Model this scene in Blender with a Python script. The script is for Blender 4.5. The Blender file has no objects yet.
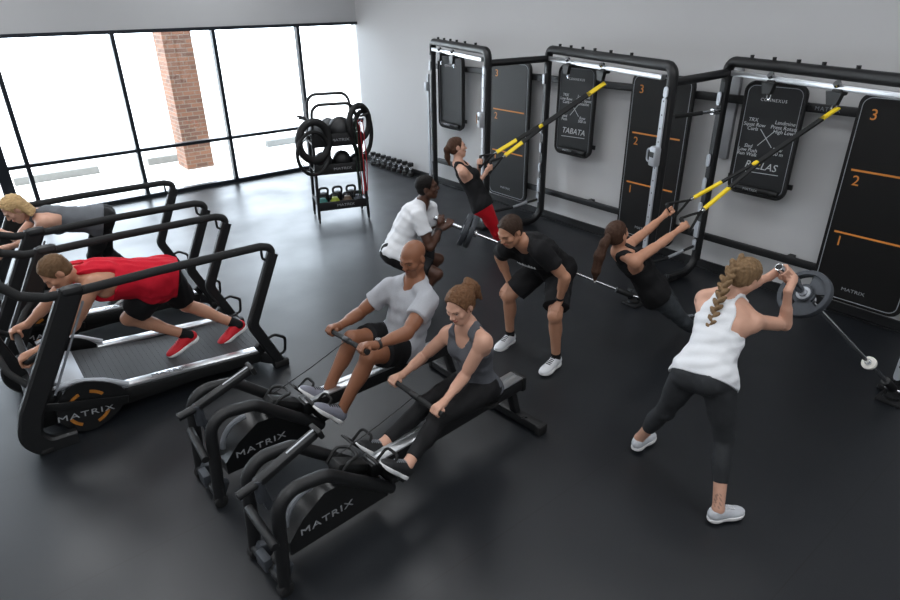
import bpy, bmesh, math, random
import numpy as np
from mathutils import Vector, Matrix
random.seed(7)
COL = bpy.context.scene.collection
V = Vector
def R(d): return math.radians(d)
def lin(c):
    """sRGB 0-255 triple to linear rgba"""
    o = []
    for v in c:
        v /= 255.0
        o.append(v/12.92 if v <= 0.04045 else ((v+0.055)/1.055)**2.4)
    return tuple(o) + (1.0,)

# ---------------------------------------------------------------- materials
MATS = {}
def mat(name, rgb, rough=.5, metal=0., noise=0., nscale=40., bump=0., bscale=None, spec=.5, emit=0., coat=0., stretch=None, attr=False):
    if name in MATS: return MATS[name]
    m = bpy.data.materials.new(name); m.use_nodes = True
    nt = m.node_tree; N = nt.nodes; L = nt.links
    b = N['Principled BSDF']
    b.inputs['Roughness'].default_value = rough; b.inputs['Metallic'].default_value = metal
    b.inputs['Specular IOR Level'].default_value = spec
    if coat: b.inputs['Coat Weight'].default_value = coat
    c = lin(rgb); b.inputs['Base Color'].default_value = c
    tc = N.new('ShaderNodeTexCoord')
    src = tc.outputs['Object']
    if stretch:
        mp = N.new('ShaderNodeMapping'); mp.inputs['Scale'].default_value = stretch
        L.new(src, mp.inputs['Vector']); src = mp.outputs['Vector']
    col = None
    if noise:
        n = N.new('ShaderNodeTexNoise'); n.inputs['Scale'].default_value = nscale; n.inputs['Detail'].default_value = 5
        L.new(src, n.inputs['Vector'])
        mx = N.new('ShaderNodeMix'); mx.data_type = 'RGBA'
        mx.inputs[6].default_value = tuple(max(0, v*(1-noise)) for v in c[:3]) + (1,)
        mx.inputs[7].default_value = tuple(min(1, v*(1+noise)) for v in c[:3]) + (1,)
        L.new(n.outputs['Fac'], mx.inputs['Factor']); col = mx.outputs[2]
    if attr:
        a = N.new('ShaderNodeAttribute'); a.attribute_name = 'tint'
        mm = N.new('ShaderNodeMix'); mm.data_type = 'RGBA'; mm.blend_type = 'MULTIPLY'; mm.inputs['Factor'].default_value = 1
        if col: L.new(col, mm.inputs[6])
        else: mm.inputs[6].default_value = c
        L.new(a.outputs['Color'], mm.inputs[7]); col = mm.outputs[2]
    if col: L.new(col, b.inputs['Base Color'])
    if bump:
        n2 = N.new('ShaderNodeTexNoise'); n2.inputs['Scale'].default_value = bscale or nscale; n2.inputs['Detail'].default_value = 4
        L.new(src, n2.inputs['Vector'])
        bp = N.new('ShaderNodeBump'); bp.inputs['Strength'].default_value = bump; bp.inputs['Distance'].default_value = .01
        L.new(n2.outputs['Fac'], bp.inputs['Height']); L.new(bp.outputs['Normal'], b.inputs['Normal'])
    MATS[name] = m
    return m

M_STEEL = mat('black_powder_coat', (21, 22, 24), .48, 0, .15, 60)
M_STEEL2 = mat('black_plastic', (17, 18, 19), .5, 0, .2, 30)
M_RUB = mat('black_rubber', (20, 20, 21), .7, 0, .2, 80, .15, 120)
M_FOAM = mat('grip_foam', (26, 27, 28), .8, 0, .15, 90, .2, 200)
M_SILVER = mat('brushed_aluminium', (205, 207, 210), .3, .85, .06, 50)
M_CHROME = mat('chrome', (210, 212, 215), .16, 1.)
M_SILVERP = mat('silver_paint', (176, 180, 186), .4, .3)
M_GREYP = mat('grey_plastic', (120, 124, 130), .5)
M_WHITEP = mat('white_plastic', (225, 222, 214), .45)
M_IRON = mat('cast_iron_grey', (62, 66, 72), .55, .25, .2, 50)
M_LOGO = mat('logo_silver', (165, 168, 172), .4, .2)
M_LOGOW = mat('logo_white', (215, 216, 218), .5)
M_ORANGE = mat('orange_print', (222, 140, 62), .5)
M_CHALK = mat('chalk_white', (200, 203, 205), .9, 0, .2, 200)
M_BOARD = mat('black_board', (15, 15, 15), .42, 0, .15, 4)
M_CHALKB = mat('chalkboard_black', (31, 33, 35), .5, 0, .2, 6)
M_YELLOW = mat('yellow_webbing', (232, 200, 30), .7, 0, .1, 200)
M_BLACKWEB = mat('black_webbing', (18, 18, 19), .85, 0, .15, 200)
M_BELT = mat('slat_belt_rubber', (50, 52, 55), .6, 0, .2, 120)
M_ORANGEP = mat('orange_disc', (165, 105, 38), .5)
M_RED = mat('red_rubber', (150, 30, 38), .6)
M_GREENB = mat('dark_green_rubber', (38, 58, 44), .6)

# ---------------------------------------------------------------- objects
def props(o, label=None, cat=None, group=None, kind=None):
    if label: o['label'] = label
    if cat: o['category'] = cat
    if group: o['group'] = group
    if kind: o['kind'] = kind
    return o
def thing(name, label, cat, loc=(0, 0, 0), rz=0, group=None):
    o = bpy.data.objects.new(name, None); COL.objects.link(o)
    o.empty_display_size = .1
    o.location = loc; o.rotation_euler = (0, 0, rz)
    return props(o, label, cat, group)
def world_of(o):
    m = Matrix.Identity(4); chain = []
    while o is not None: chain.append(o); o = o.parent
    for q in reversed(chain): m = m @ (Matrix.Translation(q.location) @ q.rotation_euler.to_matrix().to_4x4())
    return m
def link_mesh(name, me, m, parent=None, world=True):
    """make ONE object of a mesh; world=True: vertices are in world space and are brought into the parent's frame"""
    if parent is not None and world: me.transform(world_of(parent).inverted())
    o = bpy.data.objects.new(name, me); COL.objects.link(o)
    if parent is not None: o.parent = parent
    if m is not None: me.materials.append(m)
    return o
def dup(root, loc, rz=None, label=None, group=None):
    r = root.copy(); COL.objects.link(r); r.location = loc
    if rz is not None: r.rotation_euler = (0, 0, rz)
    if label: r['label'] = label
    if group: r['group'] = group
    for ch in list(root.children):
        c = ch.copy(); COL.objects.link(c); c.parent = r
        for g in list(ch.children):
            d = g.copy(); COL.objects.link(d); d.parent = c
    return r

def frame_from(z, hint=(0, 0, 1)):
    z = V(z).normalized(); h = V(hint)
    if abs(z.dot(h.normalized())) > .98: h = V((1, 0, 0)) if abs(z.x) < .9 else V((0, 1, 0))
    x = h.cross(z).normalized(); y = z.cross(x)
    return Matrix((x, y, z)).transposed()
def fillet(pts, r, n=6, closed=False):
    pts = [V(p) for p in pts]
    if r <= 0: return pts
    out = []; N = len(pts)
    for i, p in enumerate(pts):
        if not closed and i in (0, N-1): out.append(p); continue
        a = pts[(i-1) % N]; b = pts[(i+1) % N]
        da = (a-p); db = (b-p); la = da.length; lb = db.length
        da.normalize(); db.normalize()
        ang = da.angle(db)
        if ang > 3.1 or ang < .02: out.append(p); continue
        t = min(r/math.tan(ang/2), la*.48, lb*.48); rr = t*math.tan(ang/2)
        bis = (da+db).normalized(); c = p + bis*(rr/math.sin(ang/2))
        s = p+da*t; e = p+db*t
        for k in range(n+1):
            u = k/n
            q = s.lerp(e, u); d = (q-c).normalized()
            v0 = (s-c).normalized(); v1 = (e-c).normalized(); th = v0.angle(v1)
            q = c + (v0*math.sin((1-u)*th)+v1*math.sin(u*th))/max(1e-6, math.sin(th))*rr
            out.append(q)
    return out

class MB:
    def __init__(s): s.bm = bmesh.new()
    def _xf(s, verts, M):
        for v in verts: v.co = M @ v.co
    def box(s, c, size, rot=None, bevel=0., seg=2):
        g = bmesh.ops.create_cube(s.bm, size=1.0); vs = g['verts']
        for v in vs: v.co = V((v.co.x*size[0], v.co.y*size[1], v.co.z*size[2]))
        if bevel:
            es = list({e for v in vs for e in v.link_edges})
            q = bmesh.ops.bevel(s.bm, geom=es, offset=bevel, segments=seg, affect='EDGES', profile=.5)
            vs = list({v for f in q['faces'] for v in f.verts} | {v for v in vs if v.is_valid})
            fl = set(vs)
            stack = list(vs)
            while stack:
                v = stack.pop()
                for e in v.link_edges:
                    w = e.other_vert(v)
                    if w not in fl: fl.add(w); stack.append(w)
            vs = list(fl)
        M = Matrix.Translation(V(c)) @ (rot.to_4x4() if rot is not None else Matrix.Identity(4))
        s._xf(vs, M); return s
    def beam(s, p0, p1, w, h, up=(0, 0, 1), bevel=0.):
        """rectangular bar between two points; h is measured along 'up'"""
        p0 = V(p0); p1 = V(p1); z = (p1-p0).normalized()
        x = V(up).cross(z)
        if x.length < 1e-4: x = V((1, 0, 0)).cross(z)
        x.normalize(); y = z.cross(x)
        return s.box((p0+p1)/2, (w, h, (p1-p0).length), Matrix((x, y, z)).transposed(), bevel)
    def cyl(s, p0, p1, r, r2=None, seg=16, bevel=0.):
        r2 = r if r2 is None else r2
        p0 = V(p0); p1 = V(p1)
        g = bmesh.ops.create_cone(s.bm, cap_ends=True, segments=seg, radius1=r, radius2=r2, depth=(p1-p0).length)
        vs = g['verts']
        if bevel:
            es = [e for e in {e for v in vs for e in v.link_edges} if len({round(v.co.z, 5) for v in e.verts}) == 1]
            q = bmesh.ops.bevel(s.bm, geom=es, offset=bevel, segments=2, affect='EDGES', profile=.5)
            fl = {v for f in q['faces'] for v in f.verts}; stack = list(fl)
            while stack:
                v = stack.pop()
                for e in v.link_edges:
                    w = e.other_vert(v)
                    if w not in fl: fl.add(w); stack.append(w)
            vs = list(fl)
        s._xf(vs, Matrix.Translation((p0+p1)/2) @ frame_from(p1-p0).to_4x4()); return s
    def ell(s, c, r, rot=None, seg=20, rings=12):
        g = bmesh.ops.create_uvsphere(s.bm, u_segments=seg, v_segments=rings, radius=1)
        for v in g['verts']: v.co = V((v.co.x*r[0], v.co.y*r[1], v.co.z*r[2]))
        s._xf(g['verts'], Matrix.Translation(V(c)) @ (rot.to_4x4() if rot is not None else Matrix.Identity(4))); return s
    def sweep(s, pts, prof, closed=False, hint=(0, 0, 1), caps=True, scales=None):
        """sweep a 2-D profile along a path (parallel transport)"""
        pts = [V(p) for p in pts]; n = len(pts); rings = []
        tan = []
        for i in range(n):
            a = pts[(i-1) % n] if (closed or i > 0) else pts[i]
            b = pts[(i+1) % n] if (closed or i < n-1) else pts[i]
            tan.append((b-a).normalized())
        F = frame_from(tan[0], hint); x = F.col[0].copy(); y = F.col[1].copy()
        for i in range(n):
            t = tan[i]
            x = (x - t*x.dot(t)).normalized(); y = t.cross(x)
            k = scales[i] if scales else 1.
            rings.append([s.bm.verts.new(pts[i]+x*(u*k)+y*(v*k)) for u, v in prof])
        m = len(prof)
        for i in range(n if closed else n-1):
            A = rings[i]; B = rings[(i+1) % n]
            for j in range(m):
                try: s.bm.faces.new((A[j], A[(j+1) % m], B[(j+1) % m], B[j]))
                except ValueError: pass
        if caps and not closed:
            s.bm.faces.new(list(reversed(rings[0]))); s.bm.faces.new(rings[-1])
        return s
    def tube(s, pts, r, fil=0., seg=12, closed=False, hint=(0, 0, 1), scales=None):
        pts = fillet(pts, fil, 7, closed)
        prof = [(r*math.cos(2*math.pi*k/seg), r*math.sin(2*math.pi*k/seg)) for k in range(seg)]
        return s.sweep(pts, prof, closed, hint, True, scales)
    def flat(s, pts, w, t, fil=0., closed=False, hint=(0, 0, 1)):
        """rounded rectangular section: w along the cross 'hint' direction, t the other way"""
        pts = fillet(pts, fil, 7, closed); c = min(w, t)*.22
        a, b = w/2, t/2
        prof = [(a-c, -b), (a, -b+c), (a, b-c), (a-c, b), (-a+c, b), (-a, b-c), (-a, -b+c), (-a+c, -b)]
        return s.sweep(pts, prof, closed, hint)
    def prism(s, poly, o, u, v, t0, t1):
        """extrude a 2-D outline (in u,v from o) along u x v from t0 to t1"""
        o = V(o); u = V(u).normalized(); v = V(v).normalized(); n = u.cross(v)
        a = [s.bm.verts.new(o+u*p[0]+v*p[1]+n*t0) for p in poly]
        b = [s.bm.verts.new(o+u*p[0]+v*p[1]+n*t1) for p in poly]
        s.bm.faces.new(list(reversed(a))); s.bm.faces.new(b)
        k = len(poly)
        for i in range(k): s.bm.faces.new((a[i], a[(i+1) % k], b[(i+1) % k], b[i]))
        return s
    def lathe(s, prof, o, axis, seg=32, closed=False):
        """prof: (radius, along) pairs"""
        F = frame_from(axis); o = V(o); rings = []
        for r, h in prof:
            rings.append([s.bm.verts.new(o + F @ V((r*math.cos(2*math.pi*k/seg), r*math.sin(2*math.pi*k/seg), h))) for k in range(seg)])
        n = len(prof)
        for i in range(n if closed else n-1):
            A = rings[i]; B = rings[(i+1) % n]
            for j in range(seg): s.bm.faces.new((A[j], A[(j+1) % seg], B[(j+1) % seg], B[j]))
        if not closed:
            s.bm.faces.new(list(reversed(rings[0]))); s.bm.faces.new(rings[-1])
        return s
    def build(s, name, m, parent=None, world=True, smooth=True, ang=38):
        bmesh.ops.recalc_face_normals(s.bm, faces=s.bm.faces)
        me = bpy.data.meshes.new(name); s.bm.to_mesh(me); s.bm.free()
        if smooth:
            me.polygons.foreach_set('use_smooth', [True]*len(me.polygons))
            me.set_sharp_from_angle(angle=R(ang))
        return link_mesh(name, me, m, parent, world)

def rrect(w, h, r, n=6):
    """rounded rectangle outline centred on 0"""
    o = []
    for cx, cy, a0 in ((w/2-r, h/2-r, 0), (-w/2+r, h/2-r, 90), (-w/2+r, -h/2+r, 180), (w/2-r, -h/2+r, 270)):
        for k in range(n+1):
            a = R(a0+90*k/n); o.append((cx+r*math.cos(a), cy+r*math.sin(a)))
    return o

def lettering(txt, o, u, v, size, m, parent, depth=.0015, name='lettering', shear=0., wide=1., spacing=1., align='CENTER'):
    """raised lettering on a surface: u = reading direction, v = letters' up"""
    cu = bpy.data.curves.new('lettering_curve', 'FONT'); cu.body = txt; cu.size = size; cu.extrude = depth
    cu.align_x = align; cu.align_y = 'CENTER'; cu.shear = shear; cu.space_character = spacing; cu.resolution_u = 3
    tmp = bpy.data.objects.new('lettering_tmp', cu); COL.objects.link(tmp)
    dg = bpy.context.evaluated_depsgraph_get(); dg.update()
    me = bpy.data.meshes.new_from_object(tmp.evaluated_get(dg))
    bpy.data.objects.remove(tmp); bpy.data.curves.remove(cu)
    me.name = name; me.materials.clear()
    u = V(u).normalized(); v = V(v).normalized(); v = (v-u*v.dot(u)).normalized(); n = u.cross(v)
    M = Matrix.Translation(V(o)) @ Matrix((u*wide, v, n)).transposed().to_4x4()
    me.transform(M)
    return link_mesh(name, me, m, parent)
# ---------------------------------------------------------------- camera
H = 2.85
pitch, roll, head = 0.453344207, -0.0133231204, 0.674528567
f = V((math.sin(head)*math.cos(pitch), math.cos(head)*math.cos(pitch), -math.sin(pitch)))
r0 = V((math.cos(head), -math.sin(head), 0)); u0 = r0.cross(f)
cr = r0*math.cos(roll)+u0*math.sin(roll); cup = -r0*math.sin(roll)+u0*math.cos(roll)
cam = bpy.data.cameras.new('camera'); cam.sensor_width = 36; cam.lens = 617.91/900*36
camo = bpy.data.objects.new('camera', cam); COL.objects.link(camo)
camo.matrix_world = Matrix.Translation((0, 0, H)) @ Matrix((cr, cup, -f)).transposed().to_4x4()
bpy.context.scene.camera = camo

# ---------------------------------------------------------------- room
XW, YW = 6.45, 10.71          # board wall, window wall
XL, YF, ZC = -6.0, -5.0, 4.4
WT = 2.50                     # window head height

def floor_mat():
    m = bpy.data.materials.new('rubber_floor'); m.use_nodes = True
    nt = m.node_tree; N = nt.nodes; L = nt.links; b = N['Principled BSDF']
    tc = N.new('ShaderNodeTexCoord')
    n1 = N.new('ShaderNodeTexNoise'); n1.inputs['Scale'].default_value = 260; n1.inputs['Detail'].default_value = 2
    n2 = N.new('ShaderNodeTexNoise'); n2.inputs['Scale'].default_value = 1.3; n2.inputs['Detail'].default_value = 3; n2.inputs['Roughness'].default_value = .5
    for n in (n1, n2): L.new(tc.outputs['Object'], n.inputs['Vector'])
    rp = N.new('ShaderNodeValToRGB'); rp.color_ramp.elements[0].position = .35; rp.color_ramp.elements[1].position = .75
    rp.color_ramp.elements[0].color = lin((18, 21, 25)); rp.color_ramp.elements[1].color = lin((29, 32, 37))
    L.new(n1.outputs['Fac'], rp.inputs['Fac'])
    # mat seams along X every 1.22 m, butt joints along Y
    sx = N.new('ShaderNodeSeparateXYZ'); L.new(tc.outputs['Object'], sx.inputs[0])
    def seam(out, off, pitch, w):
        a = N.new('ShaderNodeMath'); a.operation = 'ADD'; a.inputs[1].default_value = off; L.new(out, a.inputs[0])
        d = N.new('ShaderNodeMath'); d.operation = 'PINGPONG'; d.inputs[1].default_value = pitch/2; L.new(a.outputs[0], d.inputs[0])
        c = N.new('ShaderNodeMath'); c.operation = 'LESS_THAN'; c.inputs[1].default_value = w; L.new(d.outputs[0], c.inputs[0])
        return c.outputs[0]
    s1 = seam(sx.outputs['Y'], -4.35+1.22*20, 1.22, .0028)
    mx = N.new('ShaderNodeMix'); mx.data_type = 'RGBA'; mx.inputs[7].default_value = lin((9, 10, 12))
    L.new(s1, mx.inputs['Factor']); L.new(rp.outputs['Color'], mx.inputs[6])
    L.new(mx.outputs[2], b.inputs['Base Color'])
    mr = N.new('ShaderNodeMapRange'); mr.inputs['From Min'].default_value = .3; mr.inputs['From Max'].default_value = .7
    mr.inputs['To Min'].default_value = .33; mr.inputs['To Max'].default_value = .45
    L.new(n2.outputs['Fac'], mr.inputs['Value']); L.new(mr.outputs['Result'], b.inputs['Roughness'])
    b.inputs['Specular IOR Level'].default_value = .62
    bp = N.new('ShaderNodeBump'); bp.inputs['Strength'].default_value = .08; bp.inputs['Distance'].default_value = .001
    L.new(n1.outputs['Fac'], bp.inputs['Height']); L.new(bp.outputs['Normal'], b.inputs['Normal'])
    return m
M_FLOOR = floor_mat()
M_WALL = mat('painted_wall', (196, 196, 197), .75, 0, .025, 1.5, .05, 220)
M_HEADER = mat('painted_header', (188, 189, 191), .8, 0, .02, 2)
M_CEIL = mat('ceiling_white', (205, 205, 205), .9, 0, .02, 2)
M_BASE = mat('black_cove_base', (27, 28, 30), .45, 0, .1, 20)
M_MULL = mat('dark_window_frame', (28, 34, 42), .4, .2)

def struct(name, mb, m, parent=None):
    o = mb.build(name, m, parent)
    if parent is None: o['kind'] = 'structure'
    return o
struct('floor', MB().box(((XL+XW)/2, (YF+YW)/2, -.05), (XW-XL, YW-YF, .1)), M_FLOOR)
struct('ceiling', MB().box(((XL+XW)/2, (YF+YW)/2, ZC+.05), (XW-XL, YW-YF, .1)), M_CEIL)
struct('wall_right', MB().box((XW+.1, (YF+YW+.2)/2, ZC/2-.05), (.2, YW+.2-YF, ZC+.3)), M_WALL)
struct('wall_left', MB().box((XL-.1, (YF+YW+.2)/2, ZC/2-.05), (.2, YW+.2-YF, ZC+.3)), M_WALL)
struct('wall_front', MB().box(((XL+XW)/2, YF-.1, ZC/2-.05), (XW-XL, .2, ZC+.3)), M_WALL)
struct('wall_back', MB().box(((XL+XW)/2, YW+.1, (WT+ZC)/2+.05), (XW-XL, .2, ZC-WT+.1)), M_HEADER)
struct('trim_1', MB().box(((XL+XW)/2, YW+.02, WT-.025), (XW-XL, .12, .05)), M_MULL)           # window head
struct('trim_2', MB().box(((XL+XW)/2, YW+.02, .03), (XW-XL, .12, .06)), M_MULL)              # window foot
struct('baseboard_right', MB().box((XW-.012, (YF+YW)/2, .048), (.024, YW-YF, .096)).box((XW-.03, (YF+YW)/2, .006), (.06, YW-YF, .012)), M_BASE)

def glass_mat():
    m = bpy.data.materials.new('window_glass'); m.use_nodes = True
    nt = m.node_tree; N = nt.nodes; L = nt.links; N.remove(N['Principled BSDF'])
    t = N.new('ShaderNodeBsdfTransparent'); g = N.new('ShaderNodeBsdfGlossy'); g.inputs['Roughness'].default_value = .02
    fr = N.new('ShaderNodeFresnel'); fr.inputs['IOR'].default_value = 1.45
    mx = N.new('ShaderNodeMixShader'); L.new(fr.outputs[0], mx.inputs[0]); L.new(t.outputs[0], mx.inputs[1]); L.new(g.outputs[0], mx.inputs[2])
    L.new(mx.outputs[0], N['Material Output'].inputs['Surface'])
    return m
M_GLASS = glass_mat()
# bays between the mullions; each window: frame with transom, two panes
mull = [0.50, 0.85, 2.35, 3.83, 5.30, XW]
def bay(n, x0, x1, name='window'):
    fr = MB()
    wl = .058
    if x1 < XW: fr.box((x1-.035, YW+.02, WT/2), (wl, .11, WT-.1))
    if x0 == .5: fr.box((x0, YW-.0, WT/2), (.15, .16, WT-.1))
    fr.box(((x0+x1)/2, YW+.02, .76), (x1-x0, .08, .05))
    w = struct('%s_%d' % (name, n), fr, M_MULL)
    p1 = MB().box(((x0+x1)/2, YW+.02, (.06+.735)/2), (x1-x0-.06, .01, .735-.06)).build('pane', M_GLASS, w)
    p2 = MB().box(((x0+x1)/2, YW+.02, (.785+WT-.05)/2), (x1-x0-.06, .01, WT-.05-.785)).build('pane', M_GLASS, w)
    return w
for i in range(5): bay(i+1, mull[i], mull[i+1])
# door leaf left of the thick post, then two more bays out to the side wall
dm = MB().box((-.1, YW+.02, WT/2), (.09, .11, WT-.1)).box((.2, YW+.02, .12), (.55, .06, .16)).box((.2, YW+.02, 2.33), (.55, .06, .14))
d1 = struct('door_1', dm, M_MULL)
MB().box((.19, YW+.02, 1.23), (.5, .01, 2.06)).build('pane', M_GLASS, d1)
bay(6, -3.0, -.145); bay(7, XL, -3.0)

# outside
M_CONC = mat('pale_concrete', (215, 214, 210), .9, 0, .04, 3)
struct('ground', MB().box((1, YW+.22+20, -.15), (90, 40, .1)), M_CONC)
def brick_mat():
    m = bpy.data.materials.new('brick'); m.use_nodes = True
    nt = m.node_tree; N = nt.nodes; L = nt.links; b = N['Principled BSDF']
    tc = N.new('ShaderNodeTexCoord'); mp = N.new('ShaderNodeMapping'); sx = N.new('ShaderNodeSeparateXYZ'); cb = N.new('ShaderNodeCombineXYZ')
    ad = N.new('ShaderNodeMath'); ad.operation = 'ADD'
    L.new(tc.outputs['Object'], sx.inputs[0]); L.new(sx.outputs['X'], ad.inputs[0]); L.new(sx.outputs['Y'], ad.inputs[1])
    L.new(ad.outputs[0], cb.inputs['X']); L.new(sx.outputs['Z'], cb.inputs['Y'])
    br = N.new('ShaderNodeTexBrick'); L.new(cb.outputs[0], br.inputs['Vector'])
    br.inputs['Scale'].default_value = 1.0; br.inputs['Brick Width'].default_value = .22; br.inputs['Row Height'].default_value = .075
    br.inputs['Mortar Size'].default_value = .008; br.inputs['Bias'].default_value = -.2
    br.inputs['Color1'].default_value = lin((108, 72, 52)); br.inputs['Color2'].default_value = lin((72, 50, 40)); br.inputs['Mortar'].default_value = lin((104, 92, 82))
    L.new(br.outputs['Color'], b.inputs['Base Color']); b.inputs['Roughness'].default_value = .9
    bp = N.new('ShaderNodeBump'); bp.inputs['Strength'].default_value = .4; bp.inputs['Distance'].default_value = .01; bp.invert = True
    L.new(br.outputs['Fac'], bp.inputs['Height']); L.new(bp.outputs['Normal'], b.inputs['Normal'])
    return m
pil = MB().box((3.79, 12.85, 2.0), (.52, .56, 4.2)).build('brick_pillar', brick_mat())
props(pil, 'red brick pillar standing outside behind the window', 'pillar')
M_STOP = mat('weathered_concrete', (104, 104, 101), .95, 0, .15, 12)
def stop(x0, x1, y, label):
    mb = MB(); pr = [(-.09, -.1), (.09, -.1), (.09, -.06), (.055, .03), (-.055, .03), (-.09, -.06)]
    mb.prism([(a, b) for a, b in pr], (x0, y, 0), (0, 1, 0), (0, 0, 1), 0, x1-x0)
    o = mb.build('parking_stop', M_STOP)
    props(o, label, 'parking stop', 'parking stops outside the windows')
stop(.75, 2.15, 13.55, 'grey concrete parking stop outside, seen low through the window left of the brick pillar')
stop(3.05, 4.25, 13.55, 'grey concrete parking stop outside, running behind the foot of the brick pillar')
stop(5.6, 7.3, 13.55, 'grey concrete parking stop outside, seen through the window right of the brick pillar')
M_PANEL = mat('grey_cover', (150, 152, 155), .5, .2)
cv = MB().box((XW-.03, 3.325, 1.74), (.06, .12, .92), None, .008).box((XW-.025, 3.28, 1.74), (.03, .03, .92)).build('mounted_cover', M_PANEL)
props(cv, 'narrow grey cable cover fixed upright on the wall behind a black rig post', 'cable cover')
# ---------------------------------------------------------------- wall rig
def wrail(z, h, label, txt=False):
    t = thing('support_rail', label, 'rail', (6.32, 4.5, z), 0, 'rails along the board wall')
    MB().box((6.33, 4.25, z), (.05, 7.9, h), None, .008).build('rail', M_STEEL, t)
    for y in (8.05, 5.0, 2.4): MB().box((6.40, y, z), (.1, .06, h*.7)).build('bracket', M_STEEL, t)
    if txt:
        for y in (2.36, 4.94): lettering('MATRIX', (6.304, y, z), (0, -1, 0), (0, 0, 1), .052, M_GREYP, t, spacing=1.25)
    return t
wrail(1.905, .08, 'black upper wall rail carrying the tall and short boards', True)
wrail(.42, .075, 'black lower wall rail running close above the skirting')

def tall_board(y, label):
    t = thing('height_board', label, 'board', (6.3, y, .19), 0, 'tall numbered boards on the wall')
    w, h, zc = .77, 1.89, 1.135
    o = (6.27, y, zc); u = (0, -1, 0); v = (0, 0, 1)       # faces -X
    MB().prism(rrect(w, h, .09), o, u, v, -.03, .022).build('panel', M_BOARD, t)
    a = rrect(w-.055, h-.055, .075, 8); pts = [(6.247, y-p[0], zc+p[1]) for p in a]
    MB().tube(pts, .0035, 0, 6, True).build('trim', M_SILVERP, t)
    MB().tube([(6.262, y-p[0], zc+p[1]) for p in rrect(w-.01, h-.01, .085, 8)], .013, 0, 8, True).build('bumper', M_RUB, t)
    for z, n in ((1.90, '3'), (1.325, '2'), (.755, '1')):
        lettering(n, (6.247, y+.25, z+.01), u, v, .13, M_ORANGE, t)
    for z in (1.43, .85):
        MB().box((6.2475, y, z), (.002, .62, .018)).build('height_line', M_ORANGE, t)
    lettering('MATRIX', (6.247, y+.02, .32), u, v, .045, M_LOGO, t, wide=1.25)
    for dy in (-.25, .25):
        for z in (1.905, .41): MB().box((6.30, y+dy, z), (.012, .08, .1)).build('bracket', M_STEEL, t)
    return t
tall_board(6.45, 'tall black numbered board behind the woman in red leggings')
tall_board(4.06, 'tall black numbered board partly behind a silver slide post, above the ponytailed woman')
tall_board(1.71, 'tall black numbered board at the right end of the wall')

def scribble(t, y, lines, seed):
    """chalk handwriting made of thin strokes"""
    rnd = random.Random(seed); mb = MB()
    for (dy, z, wdt, hgt, tilt) in lines:
        n = max(4, int(wdt/.011)); pts = []
        for k in range(n):
            a = k/(n-1)
            pts.append((6.2445, y-(dy+a*wdt)+rnd.uniform(-.004, .004), z+tilt*a+(hgt*.5 if k % 2 else -hgt*.5)*rnd.uniform(.45, 1)))
        mb.tube(pts, .0022, 0, 4)
    return mb
def chalk_board(y, label, kind):
    t = thing('chalkboard', label, 'chalkboard', (6.3, y, .98), 0, 'small boards on the wall')
    w, h, zc = .58, 1.08, 1.555; o = (6.27, y, zc); u = (0, -1, 0); v = (0, 0, 1)
    MB().prism(rrect(w, h, .09), o, u, v, -.03, .018).build('panel', M_CHALKB, t)
    MB().tube([(6.255, y-p[0], zc+p[1]) for p in rrect(w-.01, h-.01, .085, 8)], .017, 0, 8, True).build('frame', M_RUB, t)
    MB().tube([(6.25, y-p[0], zc+p[1]) for p in rrect(w-.06, h-.06, .07, 8)], .003, 0, 6, True).build('trim', M_GREYP if kind != 3 else M_SILVERP, t)
    tr = MB().box((6.225, y, 1.075), (.06, .4, .06), None, .02).cyl((6.222, y-.16, 1.075), (6.222, y-.24, 1.07), .03, bevel=.006).build('marker_tray', M_STEEL2, t)
    lettering('MATRIX', (6.193, y+.03, 1.075), u, v, .035, M_LOGO, t, wide=1.2)
    lettering('CONNEXUS', (6.251, y, 1.94), u, v, .04, M_LOGOW, t, spacing=1.25)
    if kind:
        def wr(s, dy, z, sz, sh=.15, rot=0.):
            uu = V((0, -math.cos(rot), math.sin(rot)))
            return lettering(s, (6.2505, y-dy, z), uu, (0, 0, 1), sz, M_CHALK, t, .001, 'chalk_writing', sh)
        if kind == 3:
            for s, dy, z in (('TRX', -.16, 1.745), ('Squat Row', -.14, 1.70), ('Curls', -.15, 1.66), ('Landmine', .15, 1.745), ('Press Rotate', .15, 1.70), ('High Low', .15, 1.66),
                             ('Sled', -.16, 1.49), ('Low Push', -.16, 1.45), ('Run Walk', -.16, 1.41), ('Row', .13, 1.49), ('500 m', .13, 1.45)):
                wr(s, dy, z, .05)
        else:
            for s, dy, z in (('TRX', -.16, 1.745), ('Low Row', -.15, 1.70), ('Curls', -.15, 1.66), ('Landmine', .13, 1.745), ('Front Squat', .13, 1.70), ('Rotation', .13, 1.66),
                             ('Sled', -.16, 1.49), ('Push', -.16, 1.45), ('Row', .13, 1.49), ('500 m', .13, 1.45)):
                wr(s, dy, z, .05)
        mb = MB()
        for a, b in (((-.07, 1.665), (.07, 1.505)), ((.07, 1.665), (-.07, 1.505))):
            mb.beam((6.2505, y-a[0], a[1]), (6.2505, y-b[0], b[1]), .006, .003, (1, 0, 0))
        mb.build('chalk_cross', M_CHALK, t)
        wr('RELLAS' if kind == 3 else 'TABATA', 0, 1.31, .1, .25)
        MB().beam((6.2505, y+.19, 1.235), (6.2505, y-.19, 1.25), .006, .003, (1, 0, 0)).build('chalk_line', M_CHALK, t)
    else:
        MB().box((6.2505, y, 1.28), (.002, .34, .006)).build('score_line', M_STEEL2, t)
    for z in (1.905, 1.15): MB().box((6.30, y, z), (.02, .66, .05)).build('bracket', M_STEEL, t)
    return t
chalk_board(7.74, 'small grey-black board without writing, farthest left on the wall', 0)
chalk_board(5.26, 'small chalkboard with crossed chalk workout notes behind the middle rig strap', 2)
chalk_board(2.83, 'small chalkboard with crossed chalk notes, largest and nearest, right of the leaning black post', 3)

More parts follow.
